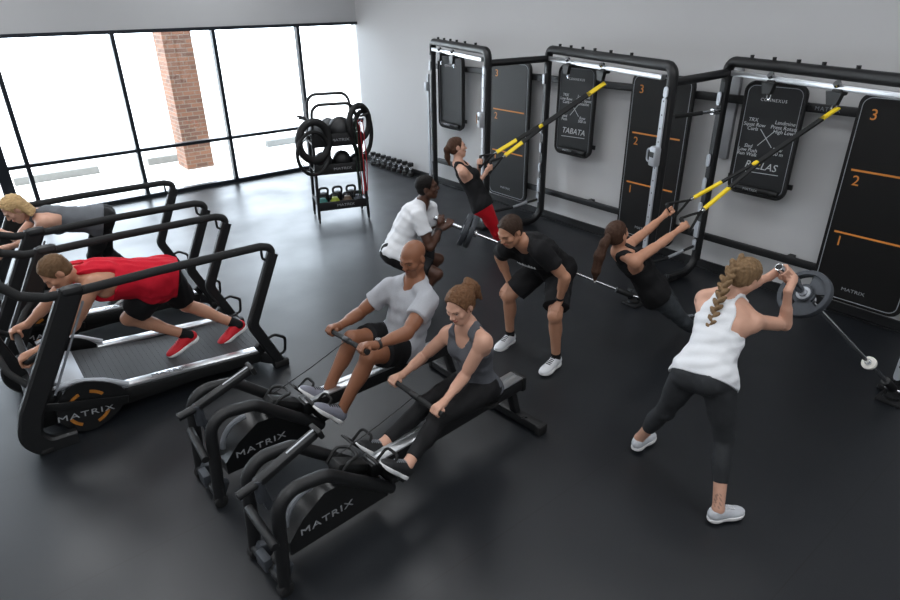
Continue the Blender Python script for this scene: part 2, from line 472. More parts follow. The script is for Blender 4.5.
# ---------------------------------------------------------------- rig units
L = [V((6.20, 8.1, 0)), V((6.20, 5.7, 0)), V((6.20, 3.31, 0))]
Rr = [V((5.47, 6.03, 0)), V((5.36, 3.38, 0)), V((5.36, .98, 0))]
ZT = 2.27
def oval(mb, p, n, h=.13, w=.05):
    """silver oval cover plate, face normal n"""
    n = V(n).normalized(); u = V((0, 0, 1)).cross(n).normalized()
    mb.prism(rrect(w, h, w*.49, 6), p, u, (0, 0, 1), 0, .012)
LINKPOST = {}
def rig(i, label):
    l, r = L[i], Rr[i]
    d = (r-l).normalized(); n = V((-d.y, d.x, 0))         # along the bar; to the side
    if n.x > 0: n = -n                                    # towards the room
    t = thing('training_rig', label, 'training rig', tuple(l), 0, 'three linked rig frames along the wall')
    P = lambda q, z, a=0, b=0: (q.x+d.x*a+n.x*b, q.y+d.y*a+n.y*b, z)
    # gate: post, top bar and post in one bent tube would be one look: build the three
    MB().flat([P(l, .18 if i else 0.), P(l, ZT-.18)], .095, .075, 0, hint=tuple(n)).build('post', M_STEEL, t)
    MB().flat([P(r, .06), P(r, ZT-.18)], .095, .075, 0, hint=tuple(n)).build('post', M_STEEL, t)
    MB().tube([P(l, ZT-.19), P(l, ZT), P(r, ZT), P(r, ZT-.19)], .05, .17, 14).build('top_bar', M_STEEL, t)
    LL = (r-l).length
    for a in (.28, .55, .82, 1.08, 1.4, 1.78):
        MB().cyl(P(l, ZT+.03, a), P(l, ZT+.075, a), .018, seg=10).build('knob', M_STEEL2, t)
    # silver trolley channel under the bar, a little in front
    ch = MB().beam(P(l, ZT-.10, .1, .03), P(r, ZT-.10, -.1, .03), .05, .05, bevel=.006).build('trolley_channel', M_SILVER, t)
    for a in (LL*.25, LL*TROLLEY[i]):
        tr = MB().box(P(l, ZT-.135, a, .03), (.08, .10, .05), Matrix.Rotation(math.atan2(d.y, d.x)-math.pi/2, 3, 'Z'), .015)
        tr.prism([(-.075, 0), (.075, 0), (.045, -.10), (-.045, -.10)], P(l, ZT-.13, a, .075), d, (0, 0, 1), -.02, .02)
        o = tr.build('trolley', M_STEEL2, t)
        MB().cyl(P(l, ZT-.08, a, .065), P(l, ZT-.06, a, .085), .03, seg=12).build('roller', M_CHROME, o)
        MB().tube([P(l, ZT-.25, a, .03+.03*math.cos(k*math.pi/6)) if 0 else V(P(l, ZT-.25+.03*math.sin(k*math.pi/6), a+.022*math.cos(k*math.pi/6), .05)) for k in range(12)], .006, 0, 6, True).build('hook', M_CHROME, o)
    # left post: silver ovals
    for z in (1.92, 1.30, 1.05, .78, .36):
        ov = MB(); oval(ov, P(l, z, 0, .049), n); ov.build('cover_plate', M_SILVERP, t)
    sp = MB().box(P(l, .54, 0, .05), (.02, .06, .18), Matrix.Rotation(math.atan2(n.y, n.x), 3, 'Z')).build('label_plate', M_SILVERP, t)
    # curved foot of the left post and its floor bar out to where the next frame's post stands
    fx = -1.0
    if i > 0: MB().flat([P(l, .5, 0, 0), P(l, .02+.03, 0, 0), (l.x-.45, l.y+.06, .05)], .09, .07, .2, hint=(0, 1, 0)).build('foot', M_STEEL, t)
    if i > 0: MB().beam((l.x-.3, l.y+.04, .035), (l.x-.82, l.y+.1, .035), .07, .06, bevel=.01).build('floor_bar', M_STEEL, t)
    if i > 0: MB().cyl((l.x, l.y+.02, .34), (l.x-.25, l.y+.03, .33), .016).build('link_bar', M_STEEL, t)
    if i > 0: MB().cyl((l.x-.5, l.y+.05, .31), (l.x-.80, l.y+.1, .30), .02).build('link_bar', M_STEEL, t)
    if i > 0: MB().cyl((l.x-.25, l.y+.03, .33), (l.x-.5, l.y+.05, .31), .017).build('link_sleeve', M_SILVERP, t)
    # right post: slotted silver slide with its carriage
    sl = MB(); a0 = -.0
    sl.prism(rrect(.055, 1.9, .027), P(r, 1.05, 0, .049), V((0, 0, 1)).cross(n), (0, 0, 1), 0, .018)
    s_ = sl.build('slide_track', M_SILVERP, t)
    hol = MB()
    for k in range(15): hol.cyl(P(r, .22+k*.125, 0, .066), P(r, .22+k*.125, 0, .069), .008, seg=8)
    hol.build('pin_hole', M_BASE, s_)
    cg = MB().box(P(r, 1.46, 0, .085), (.075, .1, .19), Matrix.Rotation(math.atan2(n.y, n.x), 3, 'Z'), .02).build('carriage', M_SILVERP, t)
    MB().tube([P(r, 1.52, -.045, .1), P(r, 1.52, -.1, .1), P(r, 1.4, -.1, .1), P(r, 1.4, -.045, .1)], .009, .03, 8).build('pull_handle', M_ORANGEP if i == 0 else M_SILVERP, cg)
    MB().box(P(r, 1.48, 0, .118), (.02, .06, .05), Matrix.Rotation(math.atan2(n.y, n.x), 3, 'Z')).build('latch', M_STEEL2, cg)
    oo = MB(); oval(oo, P(r, ZT-.22, 0, .05), n, .1, .06); oo.build('cover_plate', M_SILVERP, t)
    MB().box(P(r, .03, 0, .04), (.2, .2, .05), None, .015).build('post_foot', M_STEEL, t)
    if i == 0:
        MB().box((l.x-.055, l.y+.06, .95), (.03, .045, 1.7)).build('slide_track', M_SILVERP, t)
        MB().box((l.x-.08, l.y+.07, 1.62), (.06, .07, .13), None, .015).build('carriage', M_SILVERP, t)
    # link to the next frame and short dip handle
    if i < 2:
        q = L[i+1]
        MB().cyl((r.x+.02, r.y, ZT-.14), (q.x-.03, q.y, ZT-.11), .042).build('top_link', M_STEEL, t)
        if i == 0: return t
        MB().cyl((q.x-.05, q.y, 1.80), (q.x-.28, q.y+.05, 1.80), .016).cyl((q.x-.05, q.y, 1.80), (q.x-.14, q.y+.02, 1.80), .03).build('grip_bar', M_CHROME, t)
        MB().cyl((q.x-.28, q.y+.05, 1.80), (q.x-.66, q.y+.12, 1.80), .021).build('grip', M_FOAM, t)
    return t
TROLLEY = [.5, .555, .53]
rig(0, 'black rig frame farthest from the camera, with the plain unwritten board behind it')
rig(1, 'middle black rig frame, holding the strap of the woman in red leggings')
rig(2, 'right black rig frame, holding the strap of the woman leaning back')

# ---------------------------------------------------------------- landmine bars
def plate(name, o, ax, r, w, m, label, group=None, style=0):
    ax = V(ax).normalized(); F = frame_from(ax)
    t = thing(name, label, 'weight plate', tuple(o), 0, group)
    mb = MB()
    mb.lathe([(r*.80, -w/2), (r*.97, -w/2), (r, -w*.3), (r, w*.3), (r*.97, w/2), (r*.80, w/2)], o, ax, 40, True)     # rim
    mb.lathe([(r*.78, -w*.18), (r*.82, -w*.18), (r*.82, w*.18), (r*.78, w*.18)], o, ax, 40, True)
    for k in range(3):                                                                                                # three broad spokes with hand slots between
        a0 = k*2*math.pi/3+.35; a1 = a0+1.35
        n = 8; out = [(r*.82*math.cos(a0+(a1-a0)*j/n), r*.82*math.sin(a0+(a1-a0)*j/n)) for j in range(n+1)]
        inn = [(r*.2*math.cos(a1+(a0-a1)*j/n), r*.2*math.sin(a1+(a0-a1)*j/n)) for j in range(n+1)]
        mb.prism(out+inn, o, F.col[0], F.col[1], -w*.2, w*.2)
    mb.lathe([(r*.30, -w*.2), (r*.42, -w*.2), (r*.42, w*.2), (r*.30, w*.2)], o, ax, 32, True)
    mb.lathe([(.03, -w*.35), (r*.32, -w*.35), (r*.32, w*.35), (.03, w*.35)], o, ax, 32, True)
    mb.build('disc', m, t)
    mb = MB().lathe([(.026, -w*.5), (.042, -w*.5), (.042, w*.5), (.026, w*.5)], o, ax, 24, True).build('hub', M_SILVERP, t)
    return t
def landmine(p, tip, label, plates, collar=None):
    p = V(p); tip = V(tip); d = (tip-p).normalized(); LL = (tip-p).length
    t = thing('barbell', label, 'barbell', tuple(p), 0, 'barbells pivoting from the rig')
    MB().cyl(p+d*.12, tip-d*.44, .0145).build('shaft', M_CHROME, t)
    MB().cyl(tip-d*.44, tip, .0245, seg=20, bevel=.003).build('sleeve', M_CHROME, t)
    MB().cyl(tip-d*.46, tip-d*.43, .038, seg=20, bevel=.004).build('collar', M_CHROME, t)
    MB().cyl(p+d*.02, p+d*.2, .032, seg=20, bevel=.004).build('pivot_sleeve', M_STEEL, t)
    MB().cyl(tip, tip+d*.003, .018).build('end_cap', M_STEEL2, t)
    return d, LL
B0, B1 = V((5.03, 3.27, .09)), V((3.58, 4.71, .89))
C0, C1 = V((5.14, .96, .10)), V((3.60, 1.40, 1.41))
def pivot(p, post, label):
    t = thing('bar_pivot', label, 'bar pivot', (p.x, p.y, 0), 0, 'floor pivots holding the barbells')
    MB().box((p.x, p.y, .015), (.17, .17, .03), None, .008).cyl((p.x, p.y, .03), (p.x, p.y, .055), .06).build('base', M_STEEL, t)
    dd = (V(post)-p); dd.z = 0
    MB().beam((p.x, p.y, .03), (post[0], post[1], .03), .09, .05, bevel=.01).build('arm', M_STEEL, t)
    s = V((-dd.y, dd.x, 0)).normalized()*.045
    for k in (p+s, p-s): MB().box(k, (.02, .02, .09)).build('fork', M_STEEL, t)
    MB().cyl(p+s*1.4, p-s*1.4, .012).build('bolt', M_CHROME, t)
pivot(B0, (5.28, 3.4, 0), 'black floor pivot of the squatting man\'s barbell, beside the ponytailed woman\'s hip')
pivot(C0, (5.28, .98, 0), 'black floor pivot at the right edge holding the bar with the big plate')
d1_, _ = landmine(B0, B1, 'long steel barbell held at its end by the squatting man in white', 2)
d2_, _ = landmine(C0, C1, 'steel barbell raised at its end by the woman in the white tank top', 1)
plate('weight_plate', B1-d1_*.33, d1_, .17, .05, M_IRON, 'dark weight plate on the squatting man\'s barbell, the one nearer his hands', 'plates on the squat barbell')
plate('weight_plate', B1-d1_*.39, d1_, .17, .05, M_IRON, 'dark weight plate on the squatting man\'s barbell, the one farther from his hands', 'plates on the squat barbell')
plate('weight_plate', C1-d2_*.37, d2_, .16, .045, M_IRON, 'large grey weight plate on the bar held by the woman in the white tank')
cl = thing('bar_collar', 'round white collar low on the bar beside the right floor pivot', 'bar collar', tuple(C0+d2_*.55))
q = C0+d2_*.55
MB().lathe([(.015, -.012), (.048, -.012), (.05, -.006), (.05, .006), (.048, .012), (.015, .012)], q, d2_, 28, True).build('disc', M_WHITEP, cl)
MB().cyl(q-d2_*.02, q+d2_*.03, .022).build('hub', M_CHROME, cl)

# ---------------------------------------------------------------- suspension trainers
def band(mb, a, b, w, t, side):
    mb.beam(a, b, w, t, tuple(V(side).cross(V(b)-V(a))))
def suspension(anchor, hands, axes, label, split=.62, ysl=.12, fr=(.74, .9)):
    A = V(anchor); t = thing('suspension_trainer', label, 'suspension trainer', anchor, 0, 'suspension straps hung from the rig')
    hm = (V(hands[0])+V(hands[1]))/2; dm = (hm-A); side = (V(hands[0])-V(hands[1])).normalized()
    E = A+dm*split
    mb = MB(); mb.beam(A, A+dm*ysl, .05, .014, tuple(side.cross(dm))); mb.build('anchor_strap', M_YELLOW, t)
    mb = MB(); mb.beam(A+dm*ysl, E, .06, .016, tuple(side.cross(dm))); mb.beam(A+dm*(ysl-.02), A+dm*(ysl+.14), .045, .014, tuple(side.cross(dm))); mb.build('main_strap', M_BLACKWEB, t)
    MB().box(E, (.045, .045, .05), frame_from(dm), .01).build('equaliser', M_YELLOW, t)
    for h, ax in zip(hands, axes):
        h = V(h); ax = V(ax).normalized(); d = h-E
        off = side*(.02 if (h-hm).dot(side) > 0 else -.02)
        s0 = E+off; top = h-d.normalized()*.17
        mb = MB(); mb.beam(s0, s0+(top-s0)*.50, .045, .014, tuple(side.cross(d))); mb.build('strap', M_BLACKWEB, t)
        MB().beam(s0+(top-s0)*.49, s0+(top-s0)*.93, .045, .015, tuple(side.cross(d))).build('yellow_strap', M_YELLOW, t)
        MB().box(s0+(top-s0)*.945, (.042, .02, .035), frame_from(d), .004).build('buckle', M_CHROME, t)
        hd = MB()
        hd.tube([top, h-d.normalized()*.10+ax*.03, h+ax*.068], .0115, .03, 8)
        hd.tube([top, h-d.normalized()*.10-ax*.03, h-ax*.068], .0115, .03, 8)
        hd.tube([s0+(top-s0)*.94, top], .012, 0, 8)
        ho = hd.build('handle', M_BLACKWEB, t)
        MB().cyl(h-ax*.072, h+ax*.072, .0165, seg=14, bevel=.003).build('grip', M_FOAM, ho)
    return t
# ---------------------------------------------------------------- slat treadmills
M_SHROUD = mat('glossy_black_shroud', (20, 21, 22), .28, 0, .1, 10)
def treadmill(yc, label, group):
    x0 = 0; t = thing('curved_treadmill', label, 'treadmill', (0, yc, 0), 0, group)
    hw = .495
    for s in (-1, 1):
        y = yc+s*hw
        # rear upright, corner and long hand rail in one bent tube
        fr = MB().flat([(1.72, y, .02), (1.53, y, .46), (1.79, y, 1.03)], .088, .062, .1, hint=(0, 1, 0)).build('rear_upright', M_STEEL, t)
        fr2 = MB().tube([(1.765, y, .98), (1.79, y, 1.075), (1.70, y, 1.105), (.9, y, 1.115), (.40, y, 1.11), (.22, y, 1.12), (.08, y, 1.17), (-.06, y-s*.03, 1.33), (-.2, y-s*.06, 1.36)], .032, .05, 12).build('hand_rail', M_FOAM, t)
        MB().tube([(1.70, y, 1.09), (1.70, y, 1.0), (1.765, y, .965)], .011, .03, 8).build('rail_loop', M_STEEL, t)
        MB().tube([(1.615, y, .29), (1.70, y, .31), (1.79, y, .25), (1.775, y, .12), (1.68, y, .1)], .013, .04, 8).build('lift_handle', M_STEEL, t)
        MB().box((1.72, y, .03), (.13, .085, .06), None, .012).build('rear_foot', M_RUB, t)
        # broad slanting front post
        MB().flat([(.36, y, 1.12), (.12, y, .68), (-.075, y, .33), (-.13, y, .15), (-.05, y, .03), (.14, y, .02)], .145, .075, .12, hint=(0, 1, 0)).build('front_post', M_STEEL, t)
        MB().box((.37, y, 1.125), (.15, .09, .08), None, .035).build('post_cap', M_STEEL, t)
        MB().beam((.415, y-.02, 1.04), (.09, y-.02, .42), .02, .012, (1, 0, -.5)).build('post_trim', M_GREYP, t) if s < 0 else None
        MB().box((-.06, y, .02), (.08, .09, .04), None, .01).build('front_foot', M_RUB, t)
        # side shroud: leaf-shaped fairing over the flywheel
        ys = yc+s*(hw-.075)
        N = 30; poly = []
        for k in range(N):
            a = 2*math.pi*k/N; cx, cz = .26, .215
            rx = .26 if math.cos(a) > 0 else .2; rz = .205
            poly.append((cx+rx*math.cos(a)*(1.0), cz+rz*math.sin(a)*(1-.25*max(0, math.cos(a)))))
        sh = MB().prism([(p[0], p[1]) for p in poly], (0, ys, 0), (1, 0, 0), (0, 0, 1), -.035, .035).build('shroud', M_SHROUD, t)
        yo = ys+s*.037
        for a0, a1 in ((35, 75), (105, 150), (200, 240), (285, 330)):
            n = 6; ro, ri = .145, .122
            pl = [(.26+ro*math.cos(R(a0+(a1-a0)*j/n)), .2+ro*math.sin(R(a0+(a1-a0)*j/n))) for j in range(n+1)]+[(.26+ri*math.cos(R(a1+(a0-a1)*j/n)), .2+ri*math.sin(R(a1+(a0-a1)*j/n))) for j in range(n+1)]
            MB().prism(pl, (0, yo, 0), (1, 0, 0), (0, 0, 1), -.002, .002).build('flywheel_slot', M_ORANGEP, sh)
        MB().beam((-.02, yo+s*.012, .33), (.52, yo+s*.012, .17), .02, .06, bevel=.006).build('shroud_band', M_SHROUD, sh)
        lettering('MATRIX', (.235, yo+s*.004, .165), (-s, 0, 0) if s > 0 else (1, 0, -.12), (0, 0, 1), .062, M_LOGO, sh, wide=1.5, spacing=1.15)
        MB().tube([(.1, ys, .41), (.22, ys, .425), (.4, ys, .36), (.55, ys, .265)], .022, .1, 10).build('shroud_edge', M_SILVERP, sh)
        # silver foot rails along the belt, black side skirts
        rl = MB().beam((.5, yc+s*.385, .255), (1.62, yc+s*.385, .155), .09, .025, bevel=.006).build('foot_rail', M_SILVER, t)
        if s < 0: lettering('MATRIX', (.86, yc+s*.385, .238), (1, 0, -.09), (0, 1, 0), .055, M_GREYP, t, wide=1.4)
        MB().beam((.46, yc+s*.40, .2), (1.62, yc+s*.40, .10), .07, .085, bevel=.008).build('side_skirt', M_STEEL2, t)
        MB().beam((1.6, yc+s*.40, .10), (1.70, y, .08), .08, .1, bevel=.01).build('rear_bracket', M_STEEL, t)
        MB().cyl((1.60, yc+s*.45, .16), (1.55, yc+s*.45, .24), .026, bevel=.006).build('brake_lever', M_STEEL2, t)
    # slat belt, concave: a curved sheet of cross slats
    pts = []
    for k in range(33):
        a = k/32; x = .28+a*1.38
        pts.append((x, yc, .285-.125*a-.03*math.sin(a*math.pi)+.02*(1-a)**3))
    prof = [(-.345, -.02), (.345, -.02), (.345, .0), (-.345, .0)]
    bm_ = MB()
    for k in range(32):
        p, q2 = V(pts[k]), V(pts[k+1]); bm_.beam(p.lerp(q2, .015)-V((0, 0, .012)), p.lerp(q2, .985)-V((0, 0, .012)), .69, .022)
    bm_.build('belt', M_BELT, t)
    MB().prism([(.26, .25), (.7, .19), (1.66, .1), (1.66, .05), (.5, .06), (.2, .1)], (0, yc, 0), (1, 0, 0), (0, 0, 1), -.35, .35).build('deck', M_STEEL2, t)
    MB().cyl((1.655, yc-.35, .115), (1.655, yc+.35, .115), .045, seg=16).build('rear_roller', M_STEEL2, t)
    # front: silver sled plate, push bar and console mast
    MB().beam((.3, yc, .31), (.08, yc, .40), .6, .03, bevel=.008).build('front_plate', M_SILVERP, t)
    MB().box((.02, yc, .25), (.2, .78, .3), None, .05).build('drive_housing', M_STEEL2, t)
    MB().tube([(.16, yc-.46, .74), (.10, yc-.40, .70), (.0, yc-.27, .60), (.0, yc+.27, .60), (.10, yc+.40, .70), (.16, yc+.46, .74)], .024, .1, 12).build('push_bar', M_FOAM, t)
    MB().tube([(-.02, yc-.47, .5), (-.12, yc-.38, .62), (-.16, yc-.2, .78), (-.16, yc+.2, .78), (-.12, yc+.38, .62), (-.02, yc+.47, .5)], .022, .1, 12).build('push_bar', M_FOAM, t)
    for s in (-.12, .12): MB().beam((.02, yc+s, .36), (.0, yc+s, .6), .03, .05, (1, 0, 0)).build('bar_strut', M_SILVERP, t)
    MB().flat([(-.05, yc, .35), (-.16, yc, .8), (-.26, yc, 1.3)], .09, .05, .1, hint=(0, 1, 0)).build('console_mast', M_STEEL, t)
    cn = MB().box((-.27, yc, 1.38), (.04, .34, .22), Matrix.Rotation(R(-20), 3, 'Y'), .012).build('console', M_STEEL2, t)
    return t
tm = treadmill(5.015, 'black slat treadmill under the man in the red tank top, nearest the camera', 'treadmills by the window')
treadmill(6.545, 'black slat treadmill nearer the window, under the blonde woman in grey', 'treadmills by the window')

# ---------------------------------------------------------------- rowers
def rower(loc, rz, label, seat_x, foot, group='rowing machines'):
    """local frame: x to the rear, origin on the floor under the front feet"""
    t = thing('rowing_machine', label, 'rowing machine', loc, rz, group)
    W = False
    B = lambda mb, n, m, p=t: mb.build(n, m, p, W)
    hy = .165
    for s in (-1, 1):
        y = s*hy
        B(MB().tube([(.02, y*1.0, .03), (.06, y, .66), (.34, y, .615), (.78, y*.75, .22)], .037, .13, 14), 'arch_tube', M_STEEL)
        B(MB().cyl((.02, y-.025*s, .04), (.02, y+.035*s, .04), .042, seg=18, bevel=.01), 'wheel', M_RUB)
        B(MB().box((.05, y*.62, .09), (.1, .06, .09), Matrix.Rotation(R(25), 3, 'Y'), .015), 'wheel_fork', M_IRON)
    B(MB().cyl((.015, -hy, .09), (.015, hy, .09), .026), 'cross_tube', M_STEEL)
    B(MB().box((.0, 0, .12), (.05, .11, .09), None, .012), 'tow_plate', M_IRON)
    B(MB().cyl((-.03, -hy-.1, .45), (-.01, hy*.3, .47), .024, bevel=.004), 'stub_handle', M_STEEL)
    # flywheel shroud between the arches
    poly = [(.12, .13), (.12, .22), (.22, .33), (.36, .42), (.46, .415), (.74, .28), (.80, .2), (.78, .13)]
    sh = B(MB().prism(poly, (0, 0, 0), (1, 0, 0), (0, 0, 1), -.085, .085), 'shroud', M_SHROUD)
    n = 14
    B(MB().tube([(.29+.16*math.cos(R(85+90*k/n)), -.05, .30+.18*math.sin(R(85+90*k/n))) for k in range(n+1)], .018, 0, 8), 'flywheel_guard', M_GREYP, sh)
    for s in (-1, 1):
        lettering_local('MATRIX', (.36, s*.087, .245), (-s, 0, 0), (0, 0, 1), .06, M_LOGO, sh, t, wide=1.45, spacing=1.15)
    # slanting console arm lying low over the flywheel
    ar = B(MB().tube([(-.07, 0, .62), (.05, 0, .64)], .026, 0, 12).beam((.04, 0, .64), (.40, 0, .765), .06, .045, bevel=.014), 'console_arm', M_STEEL)
    B(MB().cyl((.05, 0, .52), (.05, 0, .66), .03).beam((.08, 0, .46), (.05, 0, .6), .05, .04), 'arm_bracket', M_IRON)
    B(MB().beam((.22, 0, .728), (.39, 0, .787), .01, .006), 'arm_trim', M_SILVERP, ar)  # pale strip paints the highlight along the top of the arm
    cb = B(MB().box((.41, 0, .768), (.03, .10, .06), Matrix.Rotation(R(-20), 3, 'Y'), .01), 'console', M_STEEL2)
    # damper lever housing and chain guide
    B(MB().box((.58, 0, .43), (.24, .11, .08), Matrix.Rotation(R(30), 3, 'Y'), .03), 'chain_guide', M_STEEL2)
    B(MB().tube([(.48, -.07, .46), (.54, -.08, .53), (.62, -.05, .51), (.63, .05, .51), (.56, .08, .53), (.48, .07, .46)], .011, .04, 8), 'handle_rest', M_STEEL2)
    # footplates
    for s in (-1, 1):
        fx, fz = foot; y = s*.125; rot = Matrix.Rotation(R(-42), 3, 'Y')
        fp = B(MB().box((fx, y, fz), (.016, .115, .31), Matrix.Rotation(R(-38), 3, 'Y'), .006).box((fx+.085, y, fz-.1), (.05, .11, .05), Matrix.Rotation(R(-38), 3, 'Y'), .012), 'footplate', M_STEEL2)
        B(MB().tube([(fx-.02, y-.062, fz+.03), (fx+.055, y-.055, fz+.09), (fx+.055, y+.055, fz+.09), (fx-.02, y+.062, fz+.03)], .009, .03, 8), 'foot_strap', M_BLACKWEB, fp)
    B(MB().box((.82, 0, .28), (.1, .3, .06), None, .015), 'footplate_base', M_STEEL2)
    # rail
    B(MB().beam((.70, 0, .335), (2.05, 0, .335), .115, .10, bevel=.012), 'rail', M_STEEL)
    tp = B(MB().beam((.72, -.036, .388), (2.045, -.036, .388), .045, .012, bevel=.003).beam((.72, .036, .388), (2.045, .036, .388), .045, .012, bevel=.003).beam((.72, 0, .384), (2.045, 0, .384), .025, .008), 'rail_top', M_SILVER)
    B(MB().box((2.065, 0, .33), (.045, .13, .12), None, .015), 'rail_end', M_STEEL2)
    # rear leg
    B(MB().beam((1.98, 0, .3), (2.05, 0, .06), .07, .05, (1, 0, 0), .01), 'rear_post', M_STEEL)
    rf = B(MB().beam((2.05, -.25, .045), (2.05, .25, .045), .08, .07, (0, 0, 1), .014), 'rear_foot', M_STEEL)
    for s in (-1, 1): B(MB().box((2.05, s*.245, .04), (.092, .05, .08), None, .012), 'foot_cap', M_RUB, rf)
    B(MB().cyl((2.01, -.1, .08), (2.01, -.1, .085), .01).cyl((2.03, -.12, .08), (2.03, -.12, .085), .01), 'bolt', M_CHROME, rf)
    # seat on its carriage
    st = B(MB().box((seat_x, 0, .405), (.2, .14, .03), None, .012), 'seat_carriage', M_STEEL2)
    n = 24; pl = []
    for k in range(n):
        a = 2*math.pi*k/n; pl.append((.15*math.cos(a)*(1 if math.cos(a) > 0 else .85), .17*math.sin(a)*(1-.12*math.cos(2*a))))
    sm = MB()
    rings = [(1.0, .455), (1.04, .47), (1.0, .49), (.85, .497)]
    for z0, z1, k0 in ((.415, .438, 1.0),): sm.prism([(p[0]*k0, p[1]*k0) for p in pl], (seat_x, 0, 0), (1, 0, 0), (0, 1, 0), z0, z1)
    B(sm, 'seat', M_RUB)
    return t
def lettering_local(txt, o, u, v, size, m, parent, root, **k):
    """lettering given in the thing's local frame"""
    M = world_of(root); Rm = M.to_3x3()
    return lettering(txt, M @ V(o), Rm @ V(u), Rm @ V(v), size, m, parent, **k)
RG = V((.70, 2.52, 0)); RGa = R(4.0)
rower(tuple(RG), RGa, 'black rowing machine of the woman in the grey tank top, nearest the camera', 1.62, (.755, .385))
RM = V((.68, 3.38, 0)); RMa = R(.5)
rower(tuple(RM), RMa, 'black rowing machine of the bald man in the grey t-shirt, farther from the camera', 1.52, (.80, .335))
def row_handle(a, b, pull, label):
    a = V(a); b = V(b); t = thing('pull_bar', label, 'pull bar', tuple((a+b)/2), 0, 'pull bars held in two hands')
    d = (b-a).normalized(); c = (a+b)/2
    MB().cyl(a, b, .0165, seg=14, bevel=.004).build('bar', M_FOAM, t)
    for k in (a, b): MB().cyl(k-d*.004, k+d*.004, .019, seg=14).build('end_ring', M_STEEL2, t)
    MB().cyl(c-d*.04, c+d*.04, .021, seg=14, bevel=.004).build('centre_block', M_STEEL2, t)
    p = V(pull); MB().tube([c, c.lerp(p, .5)-V((0, 0, .01)), p], .0035, 0, 6).build('cable', M_STEEL2, t)
    return t

# ---------------------------------------------------------------- storage rack
RK = thing('storage_rack', 'black three-tier storage rack with hooped top in the window corner', 'storage rack', (4.2, 7.85, 0))
rl_, rr_ = V((3.80, 7.68, 0)), V((4.47, 7.45, 0)); rx = (rr_-rl_).normalized(); ry = V((-rx.y, rx.x, 0)); rw = (rr_-rl_).length; rd = .46
def RP(a, b, z): return rl_+rx*a+ry*b+V((0, 0, z))
for b, lean in ((0, .05), (rd, -.03)):
    MB().tube([RP(0, b, .06), RP(.03, b+lean, 1.2), RP(.06, b+lean*1.5, 1.61+.2*b), RP(rw-.09, b+lean*1.5, 1.61+.2*b), RP(rw-.04, b+lean, 1.2), RP(rw, b, .06)], .021, .13, 10).build('hoop_frame', M_STEEL, RK)
for a in (0, rw):
    for b in (0, rd):
        MB().cyl(RP(a-.012, b, .045), RP(a+.012, b, .045), .042, seg=16, bevel=.008).build('caster', M_RUB, RK)
    MB().beam(RP(a, 0, .3), RP(a, rd, .3), .03, .04).build('side_bar', M_STEEL, RK)
SH = ((1.09, .17), (.71, .14), (.20, .12))
for z, h in SH:
    s_ = MB().beam(RP(.015, rd/2, z), RP(rw-.015, rd/2, z), rd-.02, .02).build('shelf', M_STEEL, RK)
    MB().beam(RP(0, .005, z+h*.35), RP(rw, .005, z+h*.35), .014, h, bevel=.004).build('shelf_lip', M_STEEL, s_)
    MB().beam(RP(0, rd, z+h*.3), RP(rw, rd, z+h*.3), .014, h*.7).build('shelf_back', M_STEEL, s_)
    o = RP(rw*.55, -.004, z+h*.35)
    lettering('MATRIX', o, rx, (0, 0, 1), .05, M_LOGO, s_, wide=1.4)
for a in (0, rw):
    MB().cyl(RP(a, .12, 1.42), RP(a+(-.12 if a == 0 else .12), .12, 1.45), .014).build('peg', M_STEEL, RK)
    MB().cyl(RP(a, .32, 1.42), RP(a+(-.12 if a == 0 else .12), .32, 1.45), .014).build('peg', M_STEEL, RK)
M_BALLG = mat('grey_ball', (92, 95, 98), .55, 0, .15, 30, .1, 60)
M_BALLK = mat('black_ball', (30, 31, 33), .5, 0, .15, 30, .12, 60)
def ball(p, r, m, label, g):
    t = thing('medicine_ball', label, 'medicine ball', tuple(p), 0, g)
    MB().ell(p, (r, r, r), None, 28, 16).build('ball', m, t)
    for ax in ((1, 0, 0), (0, 1, .3)):
        F = frame_from(ax)
        MB().tube([V(p)+F @ V((r*1.002*math.cos(2*math.pi*k/28), r*1.002*math.sin(2*math.pi*k/28), 0)) for k in range(28)], .004, 0, 5, True).build('seam', M_STEEL2, t)
ball(RP(.43, .16, 1.10+.165), .165, M_BALLK, 'large black medicine ball on the right of the rack\'s top shelf', 'medicine balls on the rack')
ball(RP(.14, .2, 1.10+.14), .14, M_BALLG, 'grey medicine ball on the left of the top shelf, behind hanging rings', 'medicine balls on the rack')
ball(RP(.30, .34, 1.10+.175), .12, M_BALLG, 'grey medicine ball at the back of the top shelf, between two others', 'medicine balls on the rack')
ball(RP(.16, .18, .72+.125), .125, M_BALLK, 'small black medicine ball on the left of the rack\'s middle shelf', 'medicine balls on the rack')
ball(RP(.42, .18, .72+.125), .125, M_BALLK, 'small black medicine ball at the centre right of the middle shelf', 'medicine balls on the rack')
ball(RP(.62, .22, .72+.09), .09, M_BALLK, 'smallest black medicine ball, in the right corner of the middle shelf', 'medicine balls on the rack')
KB = (((60, 128, 122), 'teal kettlebell at the left end of the rack\'s bottom shelf', .09), ((150, 165, 50), 'yellow-green kettlebell second from left on the bottom shelf', .26), ((96, 78, 60), 'brown kettlebell third from left on the bottom shelf', .44), ((72, 78, 88), 'slate grey kettlebell at the right end of the bottom shelf', .60))
